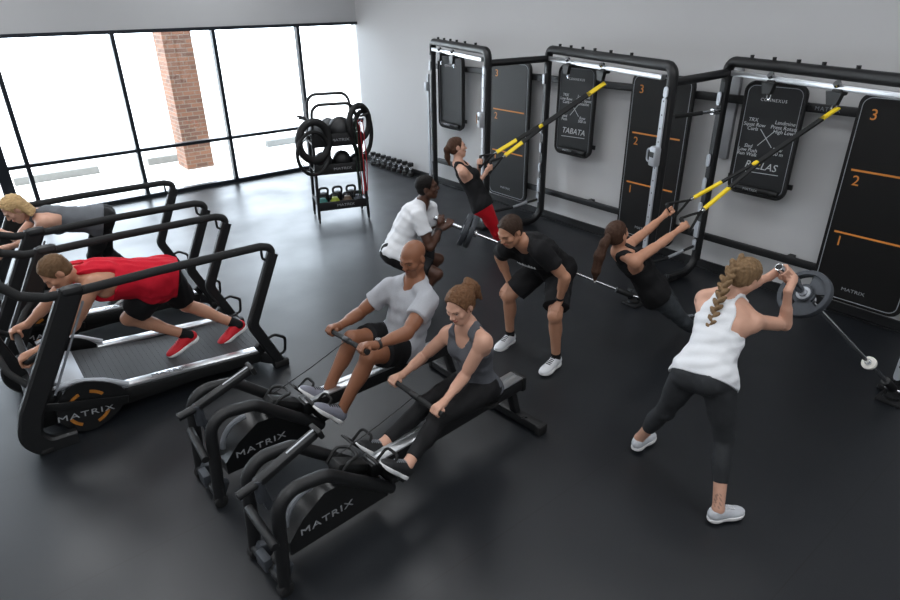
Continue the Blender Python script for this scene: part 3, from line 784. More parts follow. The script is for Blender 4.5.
for k, (c, lb, a) in enumerate(KB):
    p = RP(a, .12, .21); t = thing('kettlebell', lb, 'kettlebell', tuple(p), 0, 'kettlebells on the bottom shelf')
    r = .068
    MB().lathe([(.03, 0), (r*.8, .002), (r, r*.8), (r*.95, r*1.2), (r*.6, r*1.75), (.01, r*1.9)], p, (0, 0, 1), 24).build('bell', mat('kettlebell_coat_%d' % k, c, .5, 0, .15, 30), t)
    MB().tube([p+rx*-.05+V((0, 0, r*1.3)), p+rx*-.06+V((0, 0, r*2.5)), p+rx*.06+V((0, 0, r*2.5)), p+rx*.05+V((0, 0, r*1.3))], .015, .04, 10).build('handle', M_STEEL, t)
for k in range(3):
    p = RP(.14+k*.2, .33, .21); t = thing('kettlebell', ('black kettlebell in the back row of the bottom shelf, behind the teal one', 'black kettlebell in the back row, behind the yellow-green and brown ones', 'black kettlebell in the back row, behind the slate grey one')[k], 'kettlebell', tuple(p), 0, 'kettlebells on the bottom shelf')
    r = .08
    MB().lathe([(.03, 0), (r*.8, .002), (r, r*.8), (r*.95, r*1.2), (r*.6, r*1.75), (.01, r*1.9)], p, (0, 0, 1), 24).build('bell', M_STEEL2, t)
    MB().tube([p+rx*-.055+V((0, 0, r*1.3)), p+rx*-.07+V((0, 0, r*2.6)), p+rx*.07+V((0, 0, r*2.6)), p+rx*.055+V((0, 0, r*1.3))], .017, .04, 10).build('handle', M_STEEL, t)
def ring(c, ax, r, w, m, label):
    t = thing('exercise_ring', label, 'exercise ring', tuple(c), 0, 'rubber rings hung on the rack')
    F = frame_from(ax)
    MB().tube([V(c)+F @ V((r*math.cos(2*math.pi*k/40), r*1.12*math.sin(2*math.pi*k/40), 0)) for k in range(40)], w, 0, 12, True).build('hoop', m, t)
    MB().tube([V(c)+F @ V((r*.83*math.cos(2*math.pi*k/40), r*.95*math.sin(2*math.pi*k/40), 0)) for k in range(40)], w*.28, 0, 8, True).build('inner_seam', M_STEEL2, t)
hx = (rx*.9-ry*.45)
ring(RP(.03, -.07, 1.17), rx*.35-ry*.9, .225, .05, M_RUB, 'front black rubber ring hanging on the left of the rack')
ring(RP(.0, -.12, 1.02), rx*.4-ry*.85, .25, .024, M_RUB, 'thinner black ring hanging behind the front one, left of the rack')
ring(RP(rw-.02, .10, 1.34), rx*.55-ry*.75, .2, .04, M_RUB, 'thick black rubber ring hanging on the right of the rack')
ring(RP(rw+.04, .22, 1.16), rx*.7-ry*.6, .27, .03, M_RUB, 'thinner black ring low on the right of the rack beside the wall')
for a, m, lb, dz in ((-.05, M_GREENB, 'dark green resistance band hanging at the rack\'s right front', 1.02), (.0, M_RED, 'left of two red resistance bands hanging on the rack', 1.0), (.045, M_RED, 'right of two red resistance bands hanging on the rack', .96)):
    p = RP(rw-.06+a, -.05, 0)
    top = V((p.x, p.y, 1.38)); t = thing('resistance_band', lb, 'resistance band', tuple(top), 0, 'resistance bands on the rack')
    MB().flat([top+rx*-.012, top+V((0, 0, .02)), top+rx*.012, top+rx*.03-V((0, 0, dz*.6)), top+rx*.012-V((0, 0, dz)), top-rx*.012-V((0, 0, dz)), top-rx*.02-V((0, 0, dz*.6))], .014, .006, 0, True, tuple(ry)).build('band', m, t)
    MB().cyl(top-ry*.01, top+ry*.06+V((0, 0, .0)), .01).build('hook', M_STEEL, t)

# ---------------------------------------------------------------- dumbbells standing on end along the wall
def dumbbell(x, y, label, first=[None]):
    if first[0] is None:
        t = thing('dumbbell', label, 'dumbbell', (0, 0, 0), 0, 'dumbbells standing along the wall')
        for z0 in (.0, .18):
            hexp = [(.058*math.cos(R(60*k+10)), .058*math.sin(R(60*k+10))) for k in range(6)]
            MB().prism(hexp, (0, 0, 0), (1, 0, 0), (0, 1, 0), z0, z0+.058).build('head', M_RUB, t, False)
        MB().cyl((0, 0, .05), (0, 0, .19), .026, seg=14).ell((0, 0, .119), (.029, .029, .05)).build('handle', M_CHROME, t, False)
        t.location = (x, y, 0); first[0] = t; return t
    return dup(first[0], (x, y, 0), None, label)
words = ['first', 'second', 'third', 'fourth', 'fifth', 'sixth', 'seventh', 'eighth']
for k in range(8):
    u = k/7
    dumbbell(6.28+.03*u, 10.15-1.18*u, 'black and chrome dumbbell on end by the wall, %s from the rack' % words[k])
# ---------------------------------------------------------------- bodies as blended distance fields, meshed with surface nets
HR = 0.0048
A3 = lambda p: np.array(p, dtype=np.float64)
def unit(v):
    v = A3(v); return v/max(1e-9, np.linalg.norm(v))
class Prim:
    __slots__ = ('fn', 'lo', 'hi', 'k')
    def __init__(s, fn, lo, hi, k): s.fn, s.lo, s.hi, s.k = fn, A3(lo), A3(hi), k
def RC(a, b, ra, rb, k=.02):
    """round cone"""
    a = A3(a); b = A3(b); d = b-a; l2 = max(1e-9, d@d)
    def fn(x, y, z):
        px, py, pz = x-a[0], y-a[1], z-a[2]
        t = np.clip((px*d[0]+py*d[1]+pz*d[2])/l2, 0, 1)
        return np.sqrt((px-t*d[0])**2+(py-t*d[1])**2+(pz-t*d[2])**2)-(ra+(rb-ra)*t)
    m = max(ra, rb); return Prim(fn, np.minimum(a, b)-m, np.maximum(a, b)+m, k)
def EL(c, F, r, k=.02):
    """ellipsoid; F rows are its axes"""
    c = A3(c); F = A3(F); r = A3(r)
    def fn(x, y, z):
        px, py, pz = x-c[0], y-c[1], z-c[2]
        u = (px*F[0, 0]+py*F[0, 1]+pz*F[0, 2]); v = (px*F[1, 0]+py*F[1, 1]+pz*F[1, 2]); w = (px*F[2, 0]+py*F[2, 1]+pz*F[2, 2])
        k0 = np.sqrt((u/r[0])**2+(v/r[1])**2+(w/r[2])**2)+1e-9
        k1 = np.sqrt((u/r[0]**2)**2+(v/r[1]**2)**2+(w/r[2]**2)**2)+1e-9
        return k0*(k0-1)/k1
    m = r.max(); return Prim(fn, c-m, c+m, k)
def TORSO(cs, lats, fros, As, Bs, k=.03):
    """chain of elliptical sections: nearest point on the spine, then an elliptical radius"""
    cs = A3(cs); n = len(cs)
    def fn(x, y, z):
        best = None
        for i in range(n-1):
            a = cs[i]; d = cs[i+1]-a; l2 = d@d
            px, py, pz = x-a[0], y-a[1], z-a[2]
            t = np.clip((px*d[0]+py*d[1]+pz*d[2])/l2, 0, 1)
            qx, qy, qz = px-t*d[0], py-t*d[1], pz-t*d[2]
            l0, l1, f0, f1 = lats[i], lats[i+1], fros[i], fros[i+1]
            u = sum(q*(l0[j]+(l1[j]-l0[j])*t) for j, q in enumerate((qx, qy, qz)))
            v = sum(q*(f0[j]+(f1[j]-f0[j])*t) for j, q in enumerate((qx, qy, qz)))
            w2 = np.maximum(qx*qx+qy*qy+qz*qz-u*u-v*v, 0)
            ra = As[i]+(As[i+1]-As[i])*t; rb = Bs[i]+(Bs[i+1]-Bs[i])*t; rc = np.minimum(ra, rb)*.8
            k0 = np.sqrt((u/ra)**2+(v/rb)**2+w2/rc**2)+1e-9
            k1 = np.sqrt((u/ra**2)**2+(v/rb**2)**2+w2/rc**4)+1e-9
            dd = k0*(k0-1)/k1
            best = dd if best is None else smin(best, dd, .02)
        return best
    m = max(max(As), max(Bs)); return Prim(fn, cs.min(0)-m, cs.max(0)+m, k)
def smin(a, b, k):
    h = np.maximum(k-np.abs(a-b), 0)/k
    return np.minimum(a, b)-h*h*k*.25
class Grid:
    def __init__(s, lo, hi, h=None):
        s.h = h or HR; s.lo = A3(lo); s.n = np.ceil((A3(hi)-s.lo)/s.h).astype(int)+1
        s.F = np.full(s.n, .12, np.float32)
        s.ax = [(s.lo[i]+np.arange(s.n[i])*s.h).astype(np.float32) for i in range(3)]
    def region(s, lo, hi):
        i0 = np.clip(np.floor((A3(lo)-s.lo)/s.h).astype(int), 0, s.n); i1 = np.clip(np.ceil((A3(hi)-s.lo)/s.h).astype(int)+1, 0, s.n)
        return tuple(slice(i0[i], i1[i]) for i in range(3))
    def xyz(s, sl=None):
        sl = sl or (slice(None),)*3
        return s.ax[0][sl[0]][:, None, None], s.ax[1][sl[1]][None, :, None], s.ax[2][sl[2]][None, None, :]
    def add(s, p, off=0., cuts=(), sub=False):
        mg = .05+abs(off); sl = s.region(p.lo-mg, p.hi+mg)
        if any(q.stop <= q.start for q in sl): return
        X = s.xyz(sl); d = p.fn(*X)-off
        for c in cuts: d = np.maximum(d, c(*X))
        if sub: s.F[sl] = -smin(-s.F[sl], d, p.k)
        else: s.F[sl] = smin(s.F[sl], d, p.k)
    def cut(s, c): s.F = np.maximum(s.F, c(*s.xyz())).astype(np.float32)
    def mesh(s, smooth=1):
        F = s.F; ins = F < 0
        idx = np.argwhere(_active(ins))
        if len(idx) == 0: return np.zeros((0, 3)), np.zeros((0, 4), int)
        num = np.full(np.array(F.shape)-1, -1, np.int32); num[tuple(idx.T)] = np.arange(len(idx))
        cv = [F[idx[:, 0]+a, idx[:, 1]+b, idx[:, 2]+c] for a in (0, 1) for b in (0, 1) for c in (0, 1)]
        acc = np.zeros((len(idx), 3)); cnt = np.zeros(len(idx))
        co = [(a, b, c) for a in (0, 1) for b in (0, 1) for c in (0, 1)]
        for i in range(8):
            for j in range(i+1, 8):
                df = [co[j][q]-co[i][q] for q in range(3)]
                if sum(abs(q) for q in df) != 1: continue
                m = (cv[i] < 0) != (cv[j] < 0)
                t = np.where(m, cv[i]/np.where(m, cv[i]-cv[j], 1), 0)
                for q in range(3): acc[:, q] += np.where(m, co[i][q]+df[q]*t, 0)
                cnt += m
        P = s.lo+(idx+acc/cnt[:, None])*s.h
        quads = []
        for ax in range(3):
            o1, o2 = (ax+1) % 3, (ax+2) % 3
            sl0 = [slice(None)]*3; sl1 = [slice(None)]*3
            sl0[ax] = slice(0, -1); sl1[ax] = slice(1, None)
            for q in (o1, o2): sl0[q] = slice(1, -1); sl1[q] = slice(1, -1)
            a = ins[tuple(sl0)]; b = ins[tuple(sl1)]
            for flip, m in ((0, a & ~b), (1, ~a & b)):
                e = np.argwhere(m)
                if len(e) == 0: continue
                e[:, o1] += 1; e[:, o2] += 1
                def cell(d1, d2):
                    c = e.copy(); c[:, o1] += d1; c[:, o2] += d2; return num[c[:, 0], c[:, 1], c[:, 2]]
                q4 = np.stack([cell(-1, -1), cell(0, -1), cell(0, 0), cell(-1, 0)], 1)
                quads.append(q4[:, ::-1] if flip else q4)
        Q = np.concatenate(quads); Q = Q[(Q >= 0).all(1)]
        for _ in range(smooth):
            S = np.zeros_like(P); c = np.zeros(len(P))
            for i in range(4):
                for j in ((i+1) % 4, (i+3) % 4):
                    np.add.at(S, Q[:, i], P[Q[:, j]]); np.add.at(c, Q[:, i], 1)
            P = P*.45+.55*S/np.maximum(c, 1)[:, None]
        return P, Q
def _active(ins):
    a = None; n = ins.shape
    tot = np.zeros((n[0]-1, n[1]-1, n[2]-1), np.uint8)
    for i in (0, 1):
        for j in (0, 1):
            for k in (0, 1): tot += ins[i:n[0]-1+i, j:n[1]-1+j, k:n[2]-1+k]
    return (tot > 0) & (tot < 8)
def np_mesh(name, P, Q, m, parent=None, tint=None):
    me = bpy.data.meshes.new(name)
    me.vertices.add(len(P)); me.vertices.foreach_set('co', P.astype(np.float32).ravel())
    me.loops.add(Q.size); me.loops.foreach_set('vertex_index', Q.astype(np.int32).ravel())
    me.polygons.add(len(Q)); me.polygons.foreach_set('loop_start', np.arange(0, Q.size, 4, dtype=np.int32))
    me.polygons.foreach_set('loop_total', np.full(len(Q), 4, np.int32))
    me.polygons.foreach_set('use_smooth', np.ones(len(Q), bool))
    me.update(); me.validate()
    if tint is not None:
        at = me.color_attributes.new('tint', 'FLOAT_COLOR', 'POINT')
        at.data.foreach_set('color', np.concatenate([tint, np.ones((len(P), 1))], 1).astype(np.float32).ravel())
    return link_mesh(name, me, m, parent)
def plane(p, n):
    """keeps the side n points away from"""
    p = A3(p); n = unit(n)
    return lambda x, y, z: (x-p[0])*n[0]+(y-p[1])*n[1]+(z-p[2])*n[2]
def outside(pr, off=0.):
    return lambda x, y, z: -(pr.fn(x, y, z)-off)
def wrinkle(amp, sc, seed):
    r = np.random.RandomState(seed); D = r.normal(size=(5, 3)); D /= np.linalg.norm(D, axis=1)[:, None]; ph = r.uniform(0, 6.28, 5)
    def fn(x, y, z):
        o = 0
        for i in range(5): o = o+np.sin((x*D[i, 0]+y*D[i, 1]+z*D[i, 2])*sc*(1+.35*i)+ph[i])
        return o*amp/2.2
    return fn
# ---------------------------------------------------------------- people
def person(label, S, sex, J, face, hup=None, skin=(200, 150, 120), hair=None, hands=(None, None), feet=(None, None), top=None, bottom=None, shoe=None, bend=0., seed=1, extras=(), neckfix=0.):
    J = {k: A3(v) for k, v in J.items()}
    s = S/1.75; fem = sex == 'f'
    hR, hL, sR, sL, N, Cc = J['hR'], J['hL'], J['sR'], J['sL'], J['neck'], J['head']
    P0 = (hR+hL)/2
    up = unit(N-P0)
    latp = unit((hR-hL)-up*((hR-hL)@up)); latc = unit((sR-sL)-up*((sR-sL)@up))
    frp = unit(np.cross(up, latp)); frc = unit(np.cross(up, latc))
    # ---- torso sections
    ts = [-.06, .04, .24, .44, .64, .80, .93]
    if fem:
        As = [.130, .156, .124, .128, .140, .134, .085]; Bs = [.105, .118, .094, .098, .104, .092, .062]; fo = [-.014, -.014, .0, .004, .004, -.004, -.012]
    else:
        As = [.138, .160, .146, .155, .174, .166, .100]; Bs = [.108, .118, .108, .113, .122, .108, .072]; fo = [-.012, -.012, 0, .004, .006, -.002, -.012]
    As = [a*s for a in As]; Bs = [b*s for b in Bs]
    cs, la, fr = [], [], []
    for t, o in zip(ts, fo):
        w = min(1, max(0, t)); l = unit(latp*(1-w)+latc*w); f_ = unit(np.cross(up, l))
        cs.append(P0+(N-P0)*t+f_*(o*s-bend*math.sin(math.pi*min(1, max(0, t))))); la.append(l); fr.append(f_)
    G = {}
    def add(g, *ps): G.setdefault(g, []).extend(ps)
    add('torso', TORSO(cs, la, fr, As, Bs))
    chest = cs[4]; upp = cs[5]
    for sg in (1, -1):
        if fem: add('torso', EL(chest+la[4]*sg*.068*s+fr[4]*.078*s+up*.005, [la[4], fr[4], up], (.058*s, .05*s, .058*s), .03))
        else: add('torso', EL(chest+la[4]*sg*.075*s+fr[4]*.07*s+up*.03*s, [la[4], fr[4], up], (.085*s, .052*s, .065*s), .03))
        hp = hR if sg > 0 else hL
        add('torso', EL(P0+latp*sg*.075*s-frp*.062*s-up*.025*s, [latp, frp, up], (.088*s, .082*s, .095*s), .03))
        sh = sR if sg > 0 else sL
        add('torso', RC(N+up*.02*s-fr[5]*.012*s, sh+up*.008*s, .046*s, .046*s, .035))
        add('torso', RC(sh-up*.03*s, upp-up*.08*s+la[5]*sg*.07*s, .05*s, .07*s, .04))
    # ---- head frame
    fd = unit(face); hu = unit(Cc-N) if hup is None else unit(hup)
    rt = unit(np.cross(fd, hu)); hu = unit(np.cross(rt, fd))
    hs = .99*s**.5*(1. if not fem else .965)
    HP = lambda a, b, c: Cc+(rt*a+fd*b+hu*c)*hs
    HF = [rt, fd, hu]
    def hell(a, b, c, r, k=.012): return EL(HP(a, b, c), HF, A3(r)*hs, k)
    def hrc(p, q, ra, rb, k=.012): return RC(HP(*p), HP(*q), ra*hs, rb*hs, k)
    jw = .9 if fem else 1.
    add('head', hell(0, -.012, .030, (.074, .096, .084)), hell(0, .028, -.03, (.060, .062, .082), .03), hell(0, .052, -.09, (.030*jw, .030, .026), .03))
    for sg in (1, -1):
        add('head', hrc((.054*sg*jw, -.004, -.055), (.018*sg*jw, .055, -.096), .020, .018, .025),
            hrc((.044*sg, .070, .020), (.012*sg, .086, .017), .011, .012, .015),
            hell(.042*sg, .062, -.022, (.024, .022, .022), .02),
            hell(.078*sg, -.012, -.006, (.009, .020, .031), .006))
    add('head', hrc((0, .083, .012), (0, .106, -.028), .009, .0125, .010), hell(.011, .098, -.031, (.009, .011, .008), .006), hell(-.011, .098, -.031, (.009, .011, .008), .006),
        hell(0, .087, -.057, (.024, .014, .0065), .006), hell(0, .085, -.068, (.020, .014, .0075), .006))
    sock = [hell(.032*sg, .100, .0, (.017, .016, .011), .012) for sg in (1, -1)]
    eyes = [hell(.032*sg, .0725, .0, (.0145, .0145, .0125), .004) for sg in (1, -1)]
    nr = .047 if fem else .057
    add('neck', RC(N-up*.0+fr[5]*.004, HP(0, -.016, -.055), nr*s, nr*.96*s, .03), RC(N-up*.05*s, N+up*.03*s, nr*1.25*s, nr*s, .04))
    # ---- arms
    af = .86 if fem else 1.
    E_, W_ = {}, {}
    for sd in 'RL':
        sh, e, w = J['s'+sd], J['e'+sd], J['w'+sd]; d = unit(e-sh); g = unit(w-e)
        add('arm'+sd, EL(sh+d*.03*s, [d, unit(np.cross(d, frc+.01)), unit(np.cross(d, np.cross(d, frc+.01)))], (.078*s*af, .056*s*af, .056*s*af), .03),
            RC(sh, e, .050*s*af, .040*s*af, .02), RC(sh+(e-sh)*.35, sh+(e-sh)*.75, .049*s*af, .046*s*af, .02))
        add('fore'+sd, RC(e, w, .039*s*af, .027*s*af, .02), RC(e+(w-e)*.12, e+(w-e)*.45, .043*s*af, .038*s*af, .02))
    # ---- legs
    lf = .97 if fem else 1.
    for sd in 'RL':
        h, k, a = J['h'+sd], J['k'+sd], J['a'+sd]; sg = 1 if sd == 'R' else -1
        d = unit(k-h); g = unit(a-k)
        fw = unit(frp if abs(frp@g) < .9 else up); back = unit(-(unit(d)-unit(g)) + 1e-4*frp) if np.linalg.norm(unit(d)-unit(g)) > .12 else -unit(frp-g*(frp@g))
        # calf lies behind the shank: opposite to where the knee points
        kd = unit((k-(h+a)/2)+.02*frp); cb = -unit(kd-g*(kd@g))
        add('thigh'+sd, RC(h+latp*sg*.006-d*.01, k, .088*s*lf, .057*s*lf, .03), RC(h+(k-h)*.2, h+(k-h)*.6, .085*s*lf, .071*s*lf, .03))
        add('shin'+sd, RC(k, a, .052*s*lf, .036*s*lf, .02), EL(k+(a-k)*.30+cb*.016*s, [g, cb, np.cross(g, cb)], (.125*s, .050*s*lf, .052*s*lf), .02), EL(k-cb*.018*s, [g, cb, np.cross(g, cb)], (.05*s, .034*s, .042*s), .02))
    # ---- hands
    for sd, hd in zip('RL', hands):
        w, e = J['w'+sd], J['e'+sd]; hz = .94*s if not fem else .88*s
        g = 'hand'+sd
        if hd is None: hd = ('rest', unit(w-e), unit(np.cross(unit(w-e), (0, 0, 1.))))
        if hd[0] == 'grip':
            _, c, ax, n, rb = hd; c = A3(c); ax = unit(ax)
            eo = (w-c)-ax*((w-c)@ax); eo = unit(eo); n = A3(n); n = unit(n-ax*(n@ax)-eo*(n@eo)*.6)
            n = unit(n-ax*(n@ax)); eo = unit(eo-n*(eo@n))
            fr_ = .0088*hz; ro = rb+fr_
            thumb = 1 if np.cross(eo, n)@ax > 0 else -1
            thumb = thumb*hd[5] if len(hd) > 5 else thumb
            pc = c+eo*.022*hz+n*(rb+.014*hz)
            for q in (-.026, -.009, .009, .026):
                add(g, RC(w*.6+(c+eo*.05*hz+n*rb)*.4+ax*q*.5*hz, pc+ax*q*hz-eo*.02*hz, .017*hz, .0125*hz, .012))
            add(g, RC(w, c+eo*.035*hz+n*(rb+.008), .025*s*af, .02*hz, .02))
            for i, q in enumerate((-.031, -.0105, .0105, .030)):
                cc = c+ax*q*hz; pts = []
                for an, rr in ((18, 1.12), (75, 1.1), (135, 1.03), (195, 1.0), (235, 1.0)):
                    a_ = math.radians(an); pts.append(cc+n*ro*rr*math.cos(a_)-eo*ro*rr*math.sin(a_))
                if (i == 0) == (thumb < 0) and i in (0, 3): pts = pts
                for u_ in range(4): add(g, RC(pts[u_], pts[u_+1], fr_*(1.08-.05*u_), fr_*(1.03-.06*u_), .005))
            ax_t = ax*thumb
            tp = [w*.35+c*.65+ax_t*.026*hz+n*.008, c+eo*ro*1.05+ax_t*.034*hz+n*.004, c+eo*ro*.55-n*ro*.9+ax_t*.026*hz, c-eo*ro*.35-n*ro*1.15+ax_t*.016*hz]
            for u_ in range(3): add(g, RC(tp[u_], tp[u_+1], (.0155-.003*u_)*hz, (.0125-.002*u_)*hz, .006))
        else:
            _, fdir, pn = hd[:3]; fdir = unit(fdir); pn = unit(A3(pn)-fdir*(A3(pn)@fdir)); sdv = np.cross(fdir, pn)
            th = hd[3] if len(hd) > 3 else 1
            kn = w+fdir*.092*hz
            for q in (-.03, -.01, .01, .03):
                add(g, RC(w+sdv*q*.55*hz, kn+sdv*q*hz, .017*hz, .013*hz, .014))
            for i, (q, l) in enumerate(((-.033, .062), (-.011, .074), (.011, .078), (.033, .07))):
                l *= hz; b0 = kn+sdv*q*hz; sp = sdv*q*.35
                d1 = unit(fdir*.95+pn*.25+sp); d2 = unit(fdir*.75+pn*.65+sp)
                p1 = b0+d1*l*.5; p2 = p1+d2*l*.5
                add(g, RC(b0, p1, .0095*hz, .0088*hz, .004), RC(p1, p2, .0088*hz, .0075*hz, .004))
            t0 = w+fdir*.025*hz+sdv*th*.02*hz; t1 = t0+unit(fdir*.6+sdv*th*.8+pn*.2)*.045*hz; t2 = t1+unit(fdir*.9+sdv*th*.35+pn*.3)*.035*hz
            add(g, RC(t0, t1, .015*hz, .0115*hz, .008), RC(t1, t2, .0115*hz, .009*hz, .006))
    # ---- feet
    FT = {}
    for sd, ft in zip('RL', feet):
        a, k = J['a'+sd], J['k'+sd]
        f_ = unit(ft[0]); nz = A3(ft[1]) if len(ft) > 1 else A3((0, 0, 1)); nz = unit(nz-f_*(nz@f_)); l_ = np.cross(f_, nz)
        L_ = .272*s*(.96 if fem else 1.02)
        heel = a-f_*.058*s-nz*(ft[2] if len(ft) > 2 else .082)*s
        FT[sd] = (heel, f_, l_, nz, L_)
        q = lambda x, y, z: heel+f_*x*L_+l_*y*L_+nz*z*L_
        add('foot'+sd, RC(a, q(.20, 0, .16), .034*s*lf, .030*s, .02), RC(q(.2, 0, .15), q(.7, 0, .12), .026*s, .026*s, .02))
    # ---- body grid
    allp = [p for ps in G.values() for p in ps]
    lo = np.min([p.lo for p in allp], 0)-.03; hi = np.max([p.hi for p in allp], 0)+.03
    g = Grid(lo, hi)
    for nm in ('torso', 'neck', 'armR', 'armL', 'thighR', 'thighL', 'shinR', 'shinL', 'footR', 'footL', 'foreR', 'foreL', 'head'):
        for p in G[nm]: g.add(p)
    for p in sock: g.add(p, sub=True)
    for p in eyes: g.add(p)
    for nm in ('handR', 'handL'):
        for p in G[nm]: g.add(p)
    Pv, Q = g.mesh(1)
    # ---- tints: lips, brows, eyes, plus scalp shadow of cropped hair
    T = np.ones((len(Pv), 3)); X = (Pv-Cc)/hs
    hx, hy, hz_ = X@rt, X@fd, X@hu
    base = np.array(lin(skin)[:3])
    def paint(mask, rgb, a=1.):
        t = np.array(lin(rgb)[:3])/base; T[mask] = T[mask]*(1-a)+t*a
    near = (hy > .05) & (hy < .118) & (np.abs(hx) < .085)
    paint(near & ((hx/.025)**2+((hz_+.062)/.0125)**2 < 1), tuple(int(c) for c in (skin[0]*.88, skin[1]*.66, skin[2]*.66)), .8)
    br = hair['rgb'] if hair else (60, 45, 38)
    for sg in (1, -1):
        u_ = (hx*sg-.033)
        paint(near & (np.abs(u_) < .020) & (np.abs(hz_-.0195+u_*u_*12) < .0042), tuple(int(v*.7) for v in br), .75)
        paint(near & ((u_/.0135)**2+(hz_/.0040)**2 < 1), (186, 172, 164))
        paint(near & ((u_/.0058)**2+(hz_/.0042)**2 < 1), (44, 34, 30))
        paint(near & (np.abs(u_) < .0145) & (np.abs(hz_-.0052+u_*u_*18) < .0018), (40, 30, 28))
    for ex in extras:
        if callable(ex): continue
        if ex[0] == 'tint':
            _, c, r, rgb, a, sd_ = ex; rr = np.random.RandomState(sd_); q_ = Pv-A3(c)
            D = rr.normal(size=(3, 3)); nz_ = sum(np.sin(q_@D[i]*(95+30*i)) for i in range(3))
            paint((np.linalg.norm(q_/A3(r), axis=1) < 1) & (nz_ > .1), rgb, a)
        if ex[0] == 'stubble':
            paint(near & (hz_ < -.045) & (hz_ > -.12) & ~((hx/.025)**2+((hz_+.062)/.0125)**2 < 1), tuple(int(v*.8) for v in skin), .6)
    sk = mat('skin_%d_%d_%d' % skin, skin, .45, 0, .05, 18, .06, 260, .4, attr=True)
    body = np_mesh('person', Pv, Q, sk, None, T)
    props(body, label, 'person')
    # ---- garments
    def garment(name, terms, m, cuts=(), wr=None, k=None, parent=body, rough=1):
        ps = [p for t in terms for p in t[0]]; mo = max(t[1] for t in terms)
        g_ = Grid(np.min([p.lo for p in ps], 0)-mo-.02, np.max([p.hi for p in ps], 0)+mo+.02)
        for pr, off, ct in terms:
            for p in pr: g_.add(p, off, ct)
        if wr: g_.F += wr(*g_.xyz()).astype(np.float32)
        for c in cuts: g_.cut(c)
        P_, Q_ = g_.mesh(rough)
        if len(P_): return np_mesh(name, P_, Q_, m, parent)
    api = dict(G=G, J=J, cs=cs, la=la, fr=fr, up=up, latp=latp, latc=latc, frp=frp, frc=frc, N=N, P0=P0, s=s, HP=HP, HF=HF, hs=hs, rt=rt, fd=fd, hu=hu, garment=garment, body=body, upper=upp, seed=seed)
    if top: top(api)
    if bottom: bottom(api)
    if hair: make_hair(api, hair)
    if shoe:
        for sd in 'RL': make_shoe(api, FT[sd], shoe, s, J['a'+sd], J['k'+sd])
    for ex in extras:
        if callable(ex): ex(api)
    return body

# ---------------------------------------------------------------- clothing
def drape(a, hem, k):
    """cloth hanging straight from the waist over the hips"""
    if not k: return []
    cs, la, fr, s, up = a['cs'], a['la'], a['fr'], a['s'], a['up']
    A, B = k; o = fr[1]*-.012*s
    return [TORSO([cs[3], a['P0']+up*.09*s+o, a['P0']+up*(hem-.10)*s+o], [la[3], la[1], la[1]], [fr[3], fr[1], fr[1]], [A*.93*s, A*.97*s, A*s], [B*.93*s, B*.97*s, B*s], .04)]
def hips(a, hem, off):
    """the cloth over the hip joints, cut at the hem"""
    J, s, up = a['J'], a['s'], a['up']; ps = []
    for sd in 'RL':
        h, k = A3(J['h'+sd]), A3(J['k'+sd]); ps.append(RC(h, h+unit(k-h)*.05*s, .097*s, .097*s, .04))
    return (ps, off+.006, [plane(a['P0']+up*hem*s, -up)])
def shirt(m, sleeve=.5, loose=.016, hem=-.02, vneck=False, name='t_shirt', skirt=(.158, .118)):
    def fn(a):
        G, s, up, N = a['G'], a['s'], a['up'], a['N']; J = a['J']
        terms = [(G['torso']+drape(a, hem, skirt), loose, [plane(a['P0']+up*hem*s, -up)])]
        if skirt: terms.append(hips(a, hem, loose))
        for sd in 'RL':
            sh, e = J['s'+sd], J['e'+sd]; d = unit(e-sh); c = sh+(e-sh)*sleeve
            terms.append(([p for p in G['arm'+sd]]+[RC(sh, e, .058*s, .062*s, .03)], .010, [plane(c, d)]))
        hole = RC(N+up*.012*s+a['frc']*.02*s, N+up*.14*s+a['frc']*.05*s, .066*s, .10*s)
        cuts = [outside(hole)]
        if vneck: cuts.append(outside(RC(N+a['frc']*.075*s-up*.01*s, N+a['frc']*.10*s-up*.05*s, .03*s, .008*s)))
        return a['garment'](name, terms, m, cuts, wrinkle(.0036, 40, a['seed']))
    return fn
def tank(m, loose=.010, hem=-.06, racer=True, wide=1., wr=.0016, name='tank_top', low=.0, skirt=None, strap=.045):
    """sleeveless: torso shell cut by arm holes and a neck hole"""
    def fn(a):
        G, s, up, N = a['G'], a['s'], a['up'], a['N']; J = a['J']; fc = a['frc']
        terms = [(G['torso']+drape(a, hem, skirt), loose, [])]
        cuts = [plane(a['P0']+up*hem*s, -up)]
        if skirt: terms.append(hips(a, hem, loose))
        for sd, sg in (('R', 1), ('L', -1)):
            sh = J['s'+sd]; l = a['latc']*sg; d = unit(J['e'+sd]-sh)
            cuts.append(outside(RC(sh+l*.004*s+up*.10*s, sh+l*.012*s-up*.085*s, .062*s*wide, .058*s*wide)))
            p1 = plane(sh-l*strap*s, -l); p2 = plane(sh-up*.13*s, -up)
            cuts.append(lambda x, y, z, p1=p1, p2=p2: np.minimum(-p1(x, y, z), -p2(x, y, z)))
            if racer: cuts.append(outside(RC(sh-fc*.10*s-l*.01*s+up*.05*s, sh-fc*.10*s-up*.08*s+l*.02*s, .085*s, .065*s)))
        cuts.append(outside(RC(N+fc*.05*s-up*(.045+low)*s, N+fc*.03*s+up*.16*s, .058*s, .10*s)))
        cuts.append(outside(RC(N-fc*.06*s+up*.01*s, N+up*.16*s, .052*s, .09*s)))
        return a['garment'](name, terms, m, cuts, wrinkle(wr, 46, a['seed']))
    return fn
